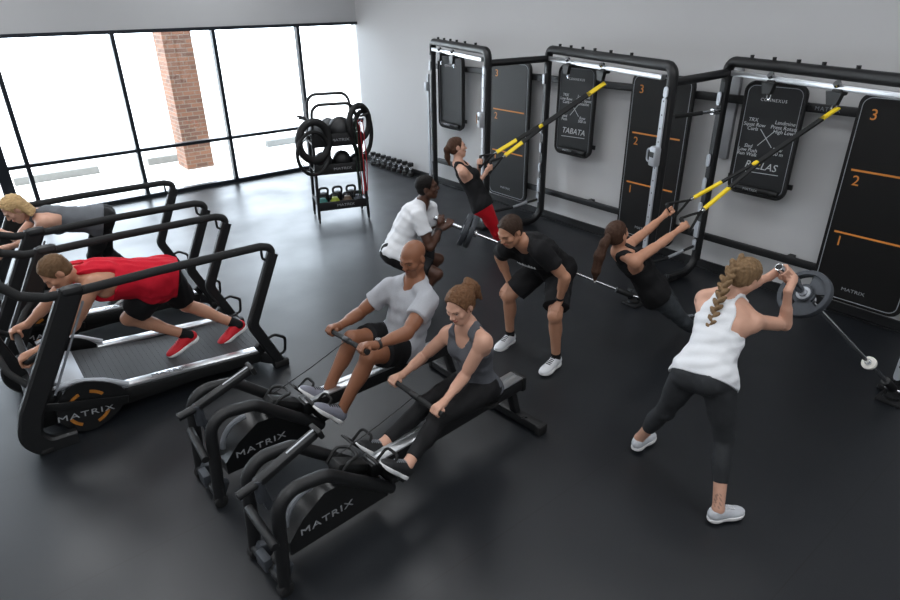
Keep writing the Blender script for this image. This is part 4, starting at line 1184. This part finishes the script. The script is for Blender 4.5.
def leggings(m, end=.9, waist=.10, off=.006, name='leggings'):
    """end: how far down the shank they reach"""
    def fn(a):
        G, s, up, J = a['G'], a['s'], a['up'], a['J']
        terms = [(G['torso'], off, [plane(a['P0']+up*waist*s, up)])]
        for sd in 'RL':
            k, an = J['k'+sd], J['a'+sd]; d = unit(an-k)
            terms.append((G['thigh'+sd], off, []))
            terms.append((G['shin'+sd], off, [plane(k+(an-k)*end, d)]))
        return a['garment'](name, terms, m, (), wrinkle(.0012, 50, a['seed']+3))
    return fn
def shorts(m, end=.78, waist=.10, flare=.02, name='shorts'):
    def fn(a):
        G, s, up, J = a['G'], a['s'], a['up'], a['J']
        terms = [(G['torso'], .010, [plane(a['P0']+up*waist*s, up)])]
        for sd in 'RL':
            h, k = J['h'+sd], J['k'+sd]; d = unit(k-h); e = h+(k-h)*end
            terms.append((G['thigh'+sd]+[RC(h, k, .095*s, (.072+flare)*s, .03)], .010, [plane(e, d)]))
        return a['garment'](name, terms, m, (), wrinkle(.003, 38, a['seed']+5))
    return fn
def make_hair(a, h):
    HP, HF, hs, body = a['HP'], a['HF'], a['hs'], a['body']
    m = mat('hair_%d_%d_%d' % h['rgb'], h['rgb'], .62, 0, h.get('streak', .5), 70, .5, 110, .15, stretch=h.get('stretch', (1, 1, .12)))
    off = h.get('vol', .012)
    ps = [EL(HP(0, -.014, .032), HF, (A3((.074, .096, .084))+off)*hs, .01)]
    if h['kind'] != 'crop': ps.append(EL(HP(0, -.03, -.02), HF, A3((.070+off*.6, .072+off*.6, .06))*hs, .02))
    else: ps.append(EL(HP(0, -.03, -.03), HF, A3((.066+off*.6, .068+off*.6, .05))*hs, .02))
    fl = h.get('line', (.072, .078))
    p0 = HP(0, fl[0], fl[1]); p1 = HP(0, .022, -.03)
    dv = unit(p1-p0); nrm = np.cross(a['rt'], dv); nrm = nrm if nrm@a['fd'] > 0 else -nrm
    cuts = [plane(p0, nrm)]
    if h['kind'] == 'crop': cuts.append(plane(HP(0, 0, -.062), -a['hu']))
    else: cuts.append(plane(HP(0, 0, -.075), -a['hu']))
    for sg in (1, -1): cuts.append(outside(EL(HP(.085*sg, .004, -.012), HF, A3((.03, .022, .034))*hs)))
    lock = wrinkle(h.get('lock', .0012), 190, 11)
    terms = [(ps, 0, [])]
    g_ = Grid(np.min([p.lo for p in ps], 0)-.03, np.max([p.hi for p in ps], 0)+.03, .004)
    for p in ps: g_.add(p)
    g_.F += lock(*g_.xyz()).astype(np.float32)
    for c in cuts: g_.cut(c)
    P_, Q_ = g_.mesh(1); hob = np_mesh('hair', P_, Q_, m, body)
    def blob(name, prims, w=.0022, mm=None, h_=.004):
        g2 = Grid(np.min([p.lo for p in prims], 0)-.02, np.max([p.hi for p in prims], 0)+.02, h_)
        for p in prims: g2.add(p)
        if w: g2.F += wrinkle(w, 170, 5)(*g2.xyz()).astype(np.float32)
        P_, Q_ = g2.mesh(1); return np_mesh(name, P_, Q_, mm or m, hob)
    if 'tail' in h:
        pts = [A3(p) for p in h['tail'][0]]; rs = h['tail'][1]
        blob('ponytail', [RC(pts[i], pts[i+1], rs[i], rs[i+1], .02) for i in range(len(pts)-1)], .0009)
        d = unit(pts[1]-pts[0]); b = pts[0]+d*.02
        MB().lathe([(rs[0]*.6, -.008), (rs[0]*1.08, -.008), (rs[0]*1.08, .008), (rs[0]*.6, .008)], b, d, 20, True).build('hair_tie', M_BLACKWEB, hob)
        if h.get('endtie'):
            e = pts[-1]-unit(pts[-1]-pts[-2])*.0; dd = unit(pts[-1]-pts[-2]); MB().cyl(e-dd*.012, e+dd*.02, rs[-1]*1.05, rs[-1]*.5).build('hair_tie', M_WHITEP, hob)
    if 'braid' in h:
        pts = [A3(p) for p in h['braid'][0]]; rr = h['braid'][1]; seg = []
        L_ = [0]
        for i in range(len(pts)-1): L_.append(L_[-1]+np.linalg.norm(pts[i+1]-pts[i]))
        n = int(L_[-1]/.022)
        for k in range(n):
            u_ = k/(n-1)*L_[-1]; i = min(len(pts)-2, max(j for j in range(len(L_)) if L_[j] <= u_+1e-6)); t = (u_-L_[i])/(L_[i+1]-L_[i])
            c = pts[i]+(pts[i+1]-pts[i])*t; d = unit(pts[i+1]-pts[i]); nn = h['braid'][2]; sdv = unit(np.cross(d, nn)); sg = 1 if k % 2 else -1
            r_ = rr[0]+(rr[1]-rr[0])*u_/L_[-1]
            ax = unit(d*.75-sdv*sg*.65)
            seg.append(EL(c+sdv*sg*r_*.55, [ax, unit(np.cross(ax, nn)), unit(np.cross(ax, np.cross(ax, nn)))], (r_*1.35, r_*.62, r_*.7), .004))
        blob('braid', seg, .0012, None, .0035)
        e = pts[-1]; d = unit(pts[-1]-pts[-2])
        blob('braid_end', [RC(e, e+d*.05, rr[1]*.8, rr[1]*.4, .01)], .002)
        MB().cyl(e-d*.006, e+d*.008, rr[1]*.85).build('hair_tie', M_BLACKWEB, hob)
    if 'bun' in h:
        blob('hair_lock', [RC(p, q, r1, r2, .012) for p, q, r1, r2 in h['bun'](HP)], .002)
    return hob
def make_shoe(a, FTs, sh, s, ank, knee):
    heel, f_, l_, n_, L_ = FTs; body = a['body']
    q = lambda x, y, z: heel+f_*x*L_+l_*y*L_+n_*z*L_
    F = [f_, l_, n_]
    up_ = [EL(q(.17, 0, .17), F, A3((.17, .125, .16))*L_, .03), EL(q(.48, 0, .13), F, A3((.30, .135, .125))*L_, .04), EL(q(.74, .005, .105), F, A3((.24, .165, .095))*L_, .04), RC(q(.13, 0, .2), q(.2, 0, .3), .115*L_, .118*L_, .03), EL(q(.36, 0, .22), F, A3((.17, .10, .10))*L_, .04)]
    sd = unit(knee-ank)
    g_ = Grid(np.min([p.lo for p in up_], 0)-.02, np.max([p.hi for p in up_], 0)+.02, .0042)
    for p in up_: g_.add(p)
    g_.cut(plane(q(.2, 0, .335), unit(n_*.95-f_*.15)))
    g_.cut(plane(q(0, 0, .055), -n_))
    hole = RC(q(.19, 0, .25), q(.16, 0, .6), .085*L_, .15*L_)
    g_.cut(outside(hole))
    P_, Q_ = g_.mesh(1); up = np_mesh('shoe', P_, Q_, sh['upper'], body)
    so = [EL(q(.15, 0, .05), F, A3((.16, .146, .11))*L_, .04), EL(q(.45, 0, .05), F, A3((.3, .14, .11))*L_, .05), EL(q(.72, .005, .055), F, A3((.258, .188, .11))*L_, .05)]
    g2 = Grid(np.min([p.lo for p in so], 0)-.02, np.max([p.hi for p in so], 0)+.02, .0042)
    for p in so: g2.add(p)
    g2.cut(plane(q(0, 0, .10), n_)); g2.cut(plane(q(0, 0, -.0), -n_)); g2.cut(plane(q(.83, 0, .0), unit(-n_*.95+f_*.2)))
    P_, Q_ = g2.mesh(1); np_mesh('sole', P_, Q_, sh['sole'], up)
    zz = np.linspace(.5, .02, 70)*L_
    def surf(x, y):
        b = q(x, y, 0); P = b[None, :]+zz[:, None]*n_[None, :]; d = None
        for p in up_:
            e = p.fn(P[:, 0], P[:, 1], P[:, 2]); d = e if d is None else smin(d, e, p.k)
        i = int(np.argmax(d < .001)); return P[i]+n_*.0015
    mb = MB()
    for k in range(5):
        x = .37+.062*k
        pts = [surf(x, -.072), surf(x+.012, -.036), surf(x+.016, 0), surf(x+.012, .036), surf(x, .072)]
        mb.tube([tuple(p) for p in pts], .0042, 0, 6)
    mb.build('laces', sh['laces'], up)
    if 'sock' in sh:
        ps = [RC(ank-sd*.02*s, ank+sd*.045*s, .0405*s, .0415*s, .01)]
        g3 = Grid(np.min([p.lo for p in ps], 0)-.02, np.max([p.hi for p in ps], 0)+.02, .0045)
        for p in ps: g3.add(p)
        g3.cut(plane(ank+sd*.055*s, sd))
        P_, Q_ = g3.mesh(1); np_mesh('sock', P_, Q_, sh['sock'], body)
def wristband(sd, m, name='wrist_watch', face_m=None, w=.02, r=.033):
    def fn(a):
        J, s = a['J'], a['s']; wv, e = J['w'+sd], J['e'+sd]; d = unit(wv-e); c = wv-d*.03*s
        o = MB().lathe([(r*.8*s, -w/2), (r*s, -w/2), (r*s, w/2), (r*.8*s, w/2)], c, d, 24, True).build(name, m, a['body'])
        if face_m: MB().cyl(V(c)+V((0, 0, r*s*.9)), V(c)+V((0, 0, r*s*1.15)), .019).build('watch_face', face_m, o)
    return fn
POSE = {
  'girl': {'head': (2.155, 2.598, 1.171), 'neck': (2.218, 2.606, 0.994), 'sR': (2.198, 2.764, 0.889), 'sL': (2.192, 2.417, 0.984), 'eR': (2.104, 2.932, 0.667), 'eL': (2.118, 2.512, 0.716), 'wR': (1.869, 2.852, 0.655), 'wL': (1.889, 2.436, 0.66), 'hR': (2.324, 2.709, 0.498), 'hL': (2.304, 2.534, 0.519), 'kR': (1.915, 2.667, 0.506), 'kL': (1.896, 2.517, 0.487), 'aR': (1.564, 2.646, 0.38), 'aL': (1.578, 2.395, 0.383)},
  'rower': {'head': (2.283, 3.258, 1.25), 'neck': (2.3, 3.271, 1.052), 'sR': (2.193, 3.439, 0.976), 'sL': (2.262, 3.074, 0.991), 'eR': (2.008, 3.584, 0.774), 'eL': (1.999, 2.957, 0.879), 'wR': (1.771, 3.471, 0.793), 'wL': (1.739, 2.947, 0.885), 'hR': (2.223, 3.47, 0.548), 'hL': (2.21, 3.28, 0.546), 'kR': (1.822, 3.391, 0.714), 'kL': (1.809, 3.148, 0.685), 'aR': (1.596, 3.412, 0.346), 'aL': (1.587, 3.187, 0.327)},
  'red': {'head': (0.344, 4.887, 1.148), 'neck': (0.481, 4.995, 1.041), 'sR': (0.506, 5.195, 1.027), 'sL': (0.537, 4.8, 1.034), 'eR': (0.27, 5.212, 0.813), 'eL': (0.338, 4.721, 0.797), 'wR': (0.084, 5.306, 0.641), 'wL': (0.088, 4.69, 0.69), 'hR': (1.06, 4.954, 0.89), 'hL': (0.957, 4.786, 0.915), 'kR': (1.21, 5.151, 0.507), 'kL': (0.736, 5.021, 0.592), 'aR': (1.539, 4.959, 0.288), 'aL': (1.114, 4.932, 0.343)},
  'blonde': {'head': (0.297, 6.369, 1.266), 'neck': (0.425, 6.456, 1.153), 'sR': (0.489, 6.636, 1.125), 'sL': (0.47, 6.269, 1.135), 'eR': (0.259, 6.591, 0.939), 'eL': (0.334, 6.451, 0.939), 'wR': (0.155, 6.818, 0.976), 'wL': (0.165, 6.268, 0.978), 'hR': (0.919, 6.451, 1.019), 'hL': (0.912, 6.27, 1.025), 'kR': (1.131, 6.507, 0.654), 'kL': (0.796, 6.472, 0.667), 'aR': (1.388, 6.526, 0.312), 'aL': (0.921, 6.318, 0.31)},
  'squat': {'head': (3.498, 4.708, 1.215), 'neck': (3.461, 4.763, 1.029), 'sR': (3.319, 4.625, 0.981), 'sL': (3.625, 4.842, 0.939), 'eR': (3.352, 4.486, 0.696), 'eL': (3.609, 4.733, 0.646), 'wR': (3.564, 4.6, 0.799), 'wL': (3.57, 4.606, 0.87), 'hR': (3.101, 4.717, 0.606), 'hL': (3.226, 4.856, 0.599), 'kR': (3.361, 4.402, 0.437), 'kL': (3.605, 4.697, 0.439), 'aR': (3.175, 4.589, 0.087), 'aL': (3.419, 4.882, 0.087)},
  'coach': {'head': (3.178, 3.224, 1.24), 'neck': (3.325, 3.192, 1.112), 'sR': (3.279, 3.365, 1.039), 'sL': (3.273, 2.996, 1.128), 'eR': (3.394, 3.451, 0.769), 'eL': (3.425, 3.039, 0.866), 'wR': (3.506, 3.547, 0.56), 'wL': (3.458, 3.042, 0.613), 'hR': (3.736, 3.348, 0.779), 'hL': (3.725, 3.163, 0.768), 'kR': (3.44, 3.482, 0.508), 'kL': (3.441, 2.942, 0.53), 'aR': (3.516, 3.522, 0.081), 'aL': (3.522, 2.968, 0.093)},
  'trx1': {'head': (4.388, 5.326, 1.368), 'neck': (4.381, 5.281, 1.187), 'sR': (4.294, 5.117, 1.158), 'sL': (4.534, 5.376, 1.13), 'eR': (4.448, 5.126, 0.914), 'eL': (4.722, 5.369, 0.91), 'wR': (4.607, 5.087, 1.092), 'wL': (4.663, 5.261, 1.12), 'hR': (4.468, 4.968, 0.773), 'hL': (4.572, 5.106, 0.764), 'kR': (4.669, 4.964, 0.411), 'kL': (4.774, 5.131, 0.405), 'aR': (4.911, 5.063, 0.09), 'aL': (5.023, 5.23, 0.09)},
  'trx2': {'head': (3.949, 2.796, 1.15), 'neck': (4.009, 2.787, 0.975), 'sR': (3.942, 2.608, 0.977), 'sL': (4.185, 2.859, 0.963), 'eR': (4.213, 2.561, 1.07), 'eL': (4.463, 2.864, 1.037), 'wR': (4.448, 2.556, 1.135), 'wL': (4.685, 2.848, 1.134), 'hR': (4.23, 2.562, 0.636), 'hL': (4.377, 2.652, 0.618), 'kR': (4.477, 2.4, 0.343), 'kL': (4.755, 2.651, 0.455), 'aR': (4.803, 2.378, 0.09), 'aL': (4.963, 2.657, 0.098)},
  'braid': {'head': (3.453, 1.501, 1.39), 'neck': (3.373, 1.535, 1.224), 'sR': (3.374, 1.381, 1.133), 'sL': (3.396, 1.71, 1.154), 'eR': (3.639, 1.302, 1.049), 'eL': (3.397, 1.475, 1.323), 'wR': (3.59, 1.315, 1.287), 'wL': (3.639, 1.458, 1.314), 'hR': (3.056, 1.367, 0.867), 'hL': (3.048, 1.539, 0.844), 'kR': (3.113, 1.288, 0.466), 'kL': (3.089, 1.674, 0.462), 'aR': (2.96, 1.166, 0.095), 'aL': (3.15, 1.859, 0.102)},
}
# ---------------------------------------------------------------- the nine people
def cloth(name, rgb, rough=.85, noise=.08, sc=60, bump=.25, bs=220): return mat(name, rgb, rough, 0, noise, sc, bump, bs, .25)
C_RED = cloth('red_jersey', (196, 22, 44)); C_BLK = cloth('black_jersey', (24, 24, 26)); C_BLKS = cloth('black_shorts', (27, 27, 29))
C_LEG = cloth('black_leggings', (24, 24, 26), .7); C_CHAR = cloth('charcoal_leggings', (50, 52, 55), .75, .12); C_REDL = cloth('red_leggings', (205, 26, 40), .6)
C_HGREY = cloth('heather_grey', (172, 174, 180), .9, .14, 160); C_WHT = cloth('white_jersey', (222, 224, 228), .9, .03); C_DGREY = cloth('dark_heather', (86, 88, 94), .9, .2, 160)
C_MGREY = cloth('mid_heather', (100, 103, 108), .9, .2, 160); C_PRINT = cloth('printed_leggings', (58, 62, 66), .7, .45, 28)
S_RED = mat('red_shoe', (205, 24, 40), .6, 0, .1, 80); S_BLK = mat('black_shoe', (28, 29, 31), .6, 0, .15, 80); S_GRY = mat('grey_shoe', (128, 130, 142), .65, 0, .12, 80); S_WHT = mat('white_shoe', (220, 222, 226), .6, 0, .05, 80)
S_SOLE = mat('white_sole', (226, 226, 226), .6); S_SOLEB = mat('black_sole', (24, 24, 25), .6); C_SOCK = cloth('black_sock', (22, 22, 24)); S_LAV = mat('pale_grey_shoe', (196, 199, 205), .6, 0, .1, 60)
K_WHITE = (202, 156, 134); K_TAN = (188, 138, 112); K_BROWN = (138, 92, 68); K_DARK = (82, 55, 43); K_OLIVE = (178, 130, 104)

def hc(J, sd, d): w, e = A3(J['w'+sd]), A3(J['e'+sd]); return w+unit(w-e)*d
def grips(J, dR, dL, n, rb=.0165, ax=None):
    cR, cL = hc(J, 'R', dR), hc(J, 'L', dL); a = unit(cL-cR) if ax is None else unit(ax)
    return cR, cL, (('grip', cR, a, n, rb), ('grip', cL, a, n, rb))

# --- woman rowing, nearest
J = POSE['girl']; cR, cL, hnd = grips(J, .075, .075, (-.2, 0, 1))
row_handle(cR+(cR-cL)*.12, cL+(cL-cR)*.12, tuple(RG+V((.52, .05, .53))), 'black rowing handle held by the woman in the grey tank top')
def girl_hair(HP):
    rn = random.Random(3); o = []
    base = HP(0, -.10, .055)
    o.append((HP(0, -.085, .04), HP(0, -.125, .04), .036, .04))
    for k in range(14):
        a = rn.uniform(-.05, .05); b = rn.uniform(-.05, .06)
        p = HP(a*.5, -.125, .045+b*.4); q = HP(a, -.165+rn.uniform(-.012, .012), .01+b); e = HP(a*1.1, -.175+rn.uniform(-.015, .015), -.055+b*.8)
        o += [(p, q, .022, .018), (q, e, .018, .008)]
    for k in range(4):
        o.append((HP(.06*(1 if k % 2 else -1), -.02-.03*(k//2), .06), HP(.03*(1 if k % 2 else -1), -.10, .06), .022, .018))
    return o
person('woman in dark grey tank top and black leggings, rowing nearest the camera', 1.71, 'f', J, (-.92, -.2, -.36), None, K_WHITE,
       dict(kind='long', rgb=(104, 74, 52), vol=.014, line=(.066, .084), lock=.003, bun=girl_hair), hnd,
       (((-.66, -.03, .75), (.75, 0, .66)), ((-.66, .03, .75), (.75, 0, .66))), tank(C_DGREY, .009, -.025, low=.03), leggings(C_LEG, .86), dict(upper=S_BLK, sole=S_SOLE, laces=M_GREYP), .02, 1)

# --- bald man rowing
J = POSE['rower']; cR, cL, hnd = grips(J, .08, .08, (-.2, 0, 1))
row_handle(cR+(cR-cL)*.1, cL+(cL-cR)*.1, tuple(RM+V((.52, .0, .53))), 'black rowing handle held by the bald man in the grey t-shirt')
person('bald man in a light grey t-shirt and black shorts with a wrist watch, rowing', 1.81, 'm', J, (-.92, -.22, -.30), None, K_BROWN, None, hnd,
       (((-.66, -.02, .75), (.75, 0, .66)), ((-.66, .02, .75), (.75, 0, .66))), shirt(C_HGREY, .52, .014, -.03, True), shorts(C_BLKS, .66), dict(upper=S_GRY, sole=S_SOLE, laces=S_BLK), .03, 2,
       extras=(wristband('L', M_STEEL2, face_m=M_CHROME), ('stubble',)))

# --- man in red on the near treadmill
J = POSE['red']
hR_, hL_ = A3((.0, 5.27, .605)), A3((.0, 4.76, .605))
person('man in a red tank top and red shoes bending forward on the near treadmill', 1.86, 'm', J, (-.74, -.04, -.66), (-.62, 0, .78), K_TAN,
       dict(kind='crop', rgb=(104, 80, 58), vol=.009, stretch=(.3, 1, .3), line=(.07, .085), lock=.002), (('grip', hR_, (0, 1, 0), (-.85, 0, .5), .024), ('grip', hL_, (0, 1, 0), (-.85, 0, .5), .024)),
       (((-.93, -.03, -.36), (-.36, 0, .93)), ((-.93, .02, -.36), (-.36, 0, .93))), tank(C_RED, .022, -.10, False, 1.1, .004, skirt=(.160, .120), strap=.03), shorts(C_BLKS, .72, .05, .03), dict(upper=S_RED, sole=S_SOLE, laces=S_RED, sock=C_SOCK), .0, 3)

# --- blonde woman on the far treadmill
J = dict(POSE['blonde']); J['kR'] = (.93, 6.60, .63); J['aR'] = (1.13, 6.58, .34)
hR_, hL_ = A3((.06, 6.82, .93)), A3((.06, 6.27, .93))
def bob(HP):
    o = []
    for k in range(9):
        a = -1.25+2.5*k/8; x, y = .07*math.sin(a), -.02-.075*math.cos(a)
        o.append((HP(x, y, .03), HP(x*1.12, y*1.0+.0, -.105), .026, .018))
    return o
person('blonde woman in a grey tank top and black leggings bending forward on the far treadmill', 1.74, 'f', J, (-.80, -.08, -.58), (-.55, 0, .83), K_WHITE,
       dict(kind='long', rgb=(190, 160, 116), vol=.016, stretch=(.2, 1, 1), line=(.066, .084), lock=.003, bun=bob), (('grip', hR_, (0, 1, 0), (-.85, 0, .5), .03), ('grip', hL_, (0, 1, 0), (-.85, 0, .5), .03)),
       (((-.93, -.03, -.36), (-.36, 0, .93)), ((-.93, .02, -.36), (-.36, 0, .93))), tank(C_MGREY, .010, -.02, skirt=(.146, .104)), leggings(C_LEG, .9, .06), dict(upper=S_BLK, sole=S_SOLE, laces=M_GREYP), .0, 4)

# --- squatting man
J = POSE['squat']; lat_ = unit(A3(J['hL'])-A3(J['hR']))
b1, b0 = A3(B1), A3(d1_)
person('man with cropped dark hair in a white t-shirt and black shorts squatting with a barbell', 1.80, 'm', J, (.76, -.62, .12), None, K_DARK,
       dict(kind='crop', rgb=(22, 19, 18), vol=.006, line=(.07, .085), lock=.0008), (('grip', b1-b0*.16, b0, -lat_, .026), ('grip', b1-b0*.075, b0, lat_, .026)),
       (((.75, -.66, 0),), ((.8, -.6, 0),)), shirt(C_WHT, .55, .012, -.06, skirt=(.148, .108)), shorts(C_BLKS, .8, .10, .03), dict(upper=S_BLK, sole=S_SOLE, laces=M_GREYP), .03, 5, extras=(wristband('R', M_STEEL2, 'wrist_band'),))

# --- coach
def ik(sh, w, l1, l2, pole):
    """elbow of a two-bone arm"""
    sh, w = A3(sh), A3(w); d = w-sh; D = min(np.linalg.norm(d), (l1+l2)*.995); u = unit(d); a = (l1*l1-l2*l2+D*D)/(2*D)
    p = A3(pole); p = unit(p-u*(p@u)); return sh+u*a+p*math.sqrt(max(0, l1*l1-a*a))
J = dict(POSE['coach'])
J['wR'] = A3(J['kR'])+A3((.03, .02, .115)); J['wL'] = A3(J['kL'])+A3((.04, .0, .125))
J['eR'] = ik(J['sR'], J['wR'], .31, .261, (.35, 1, 0)); J['eL'] = ik(J['sL'], J['wL'], .31, .261, (.5, -1, .1))
def shirt_print(a):
    """small white chest print"""
    tp = a['G']['torso'][0]; mb = MB(); rn = random.Random(4)
    tt = np.linspace(.25, .05, 90)
    def surf(u, v):
        b = A3(a['cs'][4])+A3(a['la'][4])*u+A3(a['up'])*v; f_ = A3(a['fr'][4]); P = b[None, :]+tt[:, None]*f_[None, :]; d = None
        for p in a['G']['torso']:
            e = p.fn(P[:, 0], P[:, 1], P[:, 2])-.0165; d = e if d is None else smin(d, e, p.k)
        return tuple(P[int(np.argmax(d < 0))]+f_*.002)
    for k in range(6):
        u = -.075+.03*k
        mb.tube([surf(u, .045), surf(u+.006, .005), surf(u+.012, .03), surf(u+.02, .0), surf(u+.022, .04)], .0036, 0, 5)
    mb.build('shirt_print', M_LOGOW, a['body'])
person('coach in a black t-shirt, black shorts and white shoes, stooping with hands on knees', 1.80, 'm', J, (-.90, -.02, -.45), (-.3, 0, .95), K_OLIVE,
       dict(kind='crop', rgb=(58, 44, 36), vol=.010, line=(.066, .08), lock=.002), (('rest', (-.66, .1, -.74), (.74, 0, -.66), 1), ('rest', (-.66, -.12, -.74), (.74, 0, -.66), -1)),
       (((-.97, -.2, 0),), ((-.96, -.16, 0),)), shirt(C_BLK, .55, .014, -.06), shorts(C_BLKS, .82, .10, .025), dict(upper=S_WHT, sole=S_SOLE, laces=S_BLK, sock=C_SOCK), .02, 6,
       extras=(wristband('L', M_RUB, 'wrist_band'), ('stubble',), shirt_print))

# --- woman in red leggings on the straps
J = POSE['trx1']; ax = unit((.35, .3, .9)); cR, cL = hc(J, 'R', .075), hc(J, 'L', .075)
AN1 = V((6.20, 5.7, 0)).lerp(V((5.36, 3.38, 0)), .555); AN1 = (AN1.x-.06, AN1.y-.03, 2.02)
suspension(AN1, (cR, cL), (ax, ax), 'black and yellow suspension strap held by the woman in red leggings', .52, .14)
person('woman with brown ponytail in a black tank top and red leggings holding suspension straps', 1.68, 'f', J, (.86, -.45, .12), None, K_WHITE,
       dict(kind='long', rgb=(72, 50, 38), vol=.012, line=(.068, .086), tail=([A3(J['head'])+A3(q) for q in ((-.075, .045, .04), (-.10, .055, -.02), (-.095, .055, -.10), (-.075, .045, -.19))], (.026, .034, .03, .012))),
       (('grip', cR, ax, unit((.3, -1, 0)), .0165), ('grip', cL, ax, unit((-.3, 1, 0)), .0165)), (((.94, -.2, .2),), ((.94, -.1, .2),)), tank(C_BLK, .009, -.05, skirt=(.150, .105)), leggings(C_REDL, .95), dict(upper=S_BLK, sole=S_SOLE, laces=M_GREYP), -.01, 7)

# --- woman leaning back on the straps
J = dict(POSE['trx2']); J['kL'] = (4.68, 2.66, .37); ax = unit((-.2, .55, .8)); cR, cL = hc(J, 'R', .075), hc(J, 'L', .075)
AN2 = V((6.20, 3.31, 0)).lerp(V((5.36, .98, 0)), .53); AN2 = (AN2.x-.06, AN2.y-.02, 2.02)
suspension(AN2, (cR, cL), (ax, ax), 'black and yellow suspension strap held by the ponytailed woman leaning back', .5, .1)
hd = A3(J['head'])
person('woman with long brown ponytail in black, leaning back on suspension straps with arms stretched', 1.68, 'f', J, (.88, .05, .22), None, K_TAN,
       dict(kind='long', rgb=(70, 50, 40), vol=.010, line=(.068, .086), tail=([hd+A3(q) for q in ((-.095, .0, .02), (-.15, .0, -.04), (-.185, .01, -.14), (-.205, .015, -.27), (-.20, .02, -.35))], (.026, .036, .042, .034, .012)), endtie=True),
       (('grip', cR, ax, unit((.3, -1, .3)), .0165), ('grip', cL, ax, unit((-.2, 1, .3)), .0165)), (((.85, -.42, .25), (-.2, .1, .97)), ((.88, -.25, .3), (-.3, .1, .95))), tank(C_BLK, .009, -.05, skirt=(.152, .108)), leggings(C_PRINT, .45), dict(upper=S_BLK, sole=S_SOLE, laces=M_GREYP), -.02, 8)

# --- braided woman pressing the bar
J = dict(POSE['braid']); J['head'] = (3.432, 1.508, 1.362); b1, b0 = A3(C1), A3(d2_)
hd = A3(J['head'])
person('woman with a blonde braid in a white tank top lifting a bar end', 1.68, 'f', J, (.93, -.12, -.32), None, K_WHITE,
       dict(kind='long', rgb=(122, 98, 72), vol=.010, line=(.066, .084), lock=.0025, streak=.75, braid=([A3(q) for q in ((3.41, 1.512, 1.472), (3.355, 1.54, 1.44), (3.305, 1.555, 1.365), (3.255, 1.543, 1.28), (3.205, 1.535, 1.20), (3.160, 1.523, 1.13), (3.135, 1.512, 1.075))], (.032, .019), (-1., 0, .3))),
       (('grip', b1-b0*.13, b0, unit((.1, -1, .1)), .026), ('grip', b1-b0*.07, b0, unit((-.1, 1, .3)), .026)), (((.91, -.41, 0),), ((1, .02, 0),)), tank(C_WHT, .010, -.03, True, 1., .003, skirt=(.144, .114), strap=.055), leggings(C_CHAR, .62), dict(upper=S_LAV, sole=S_SOLE, laces=S_WHT), -.0, 9,
       extras=(('tint', A3(J['sL'])+A3((-.03, .03, -.05)), (.05, .05, .07), (70, 58, 58), .55, 4), ('tint', A3(J['aR'])+A3((-.03, 0, .09)), (.04, .045, .07), (74, 60, 58), .5, 6)))
# ---------------------------------------------------------------- light
sc = bpy.context.scene
w = bpy.data.worlds.new('sky'); sc.world = w; w.use_nodes = True
bg = w.node_tree.nodes['Background']; bg.inputs['Color'].default_value = (.78, .89, 1.0, 1); bg.inputs['Strength'].default_value = 9.0
def lamp(name, loc, size, power, col=(.96, .98, 1), rot=(0, 0, 0)):
    l = bpy.data.lights.new(name, 'AREA'); l.shape = 'RECTANGLE'; l.size, l.size_y = size; l.energy = power; l.color = col
    o = bpy.data.objects.new(name, l); COL.objects.link(o); o.location = loc; o.rotation_euler = rot; return o
for x in (-3.4, .2, 3.8):
    for y in (-2.5, 1.6, 5.7, 9.0): lamp('ceiling_lamp', (x, y, ZC-.02), (1.2, 2.6), 52)
sl = bpy.data.lights.new('sun', 'SUN'); sl.energy = 6; sl.angle = R(.6); sl.color = (1, .97, .92)
so = bpy.data.objects.new('sun', sl); COL.objects.link(so); so.location = (-10, 14, 12)
so.rotation_euler = V((.62, .16, -.77)).to_track_quat('-Z', 'Y').to_euler()
sc.view_settings.view_transform = 'Standard'; sc.view_settings.look = 'None'; sc.view_settings.gamma = 1; sc.view_settings.use_curve_mapping = False
sc.view_settings.exposure = 0.0
sc.cycles.use_denoising = True; sc.cycles.max_bounces = 8; sc.cycles.diffuse_bounces = 4; sc.cycles.transparent_max_bounces = 12
sc.cycles.sample_clamp_indirect = 6
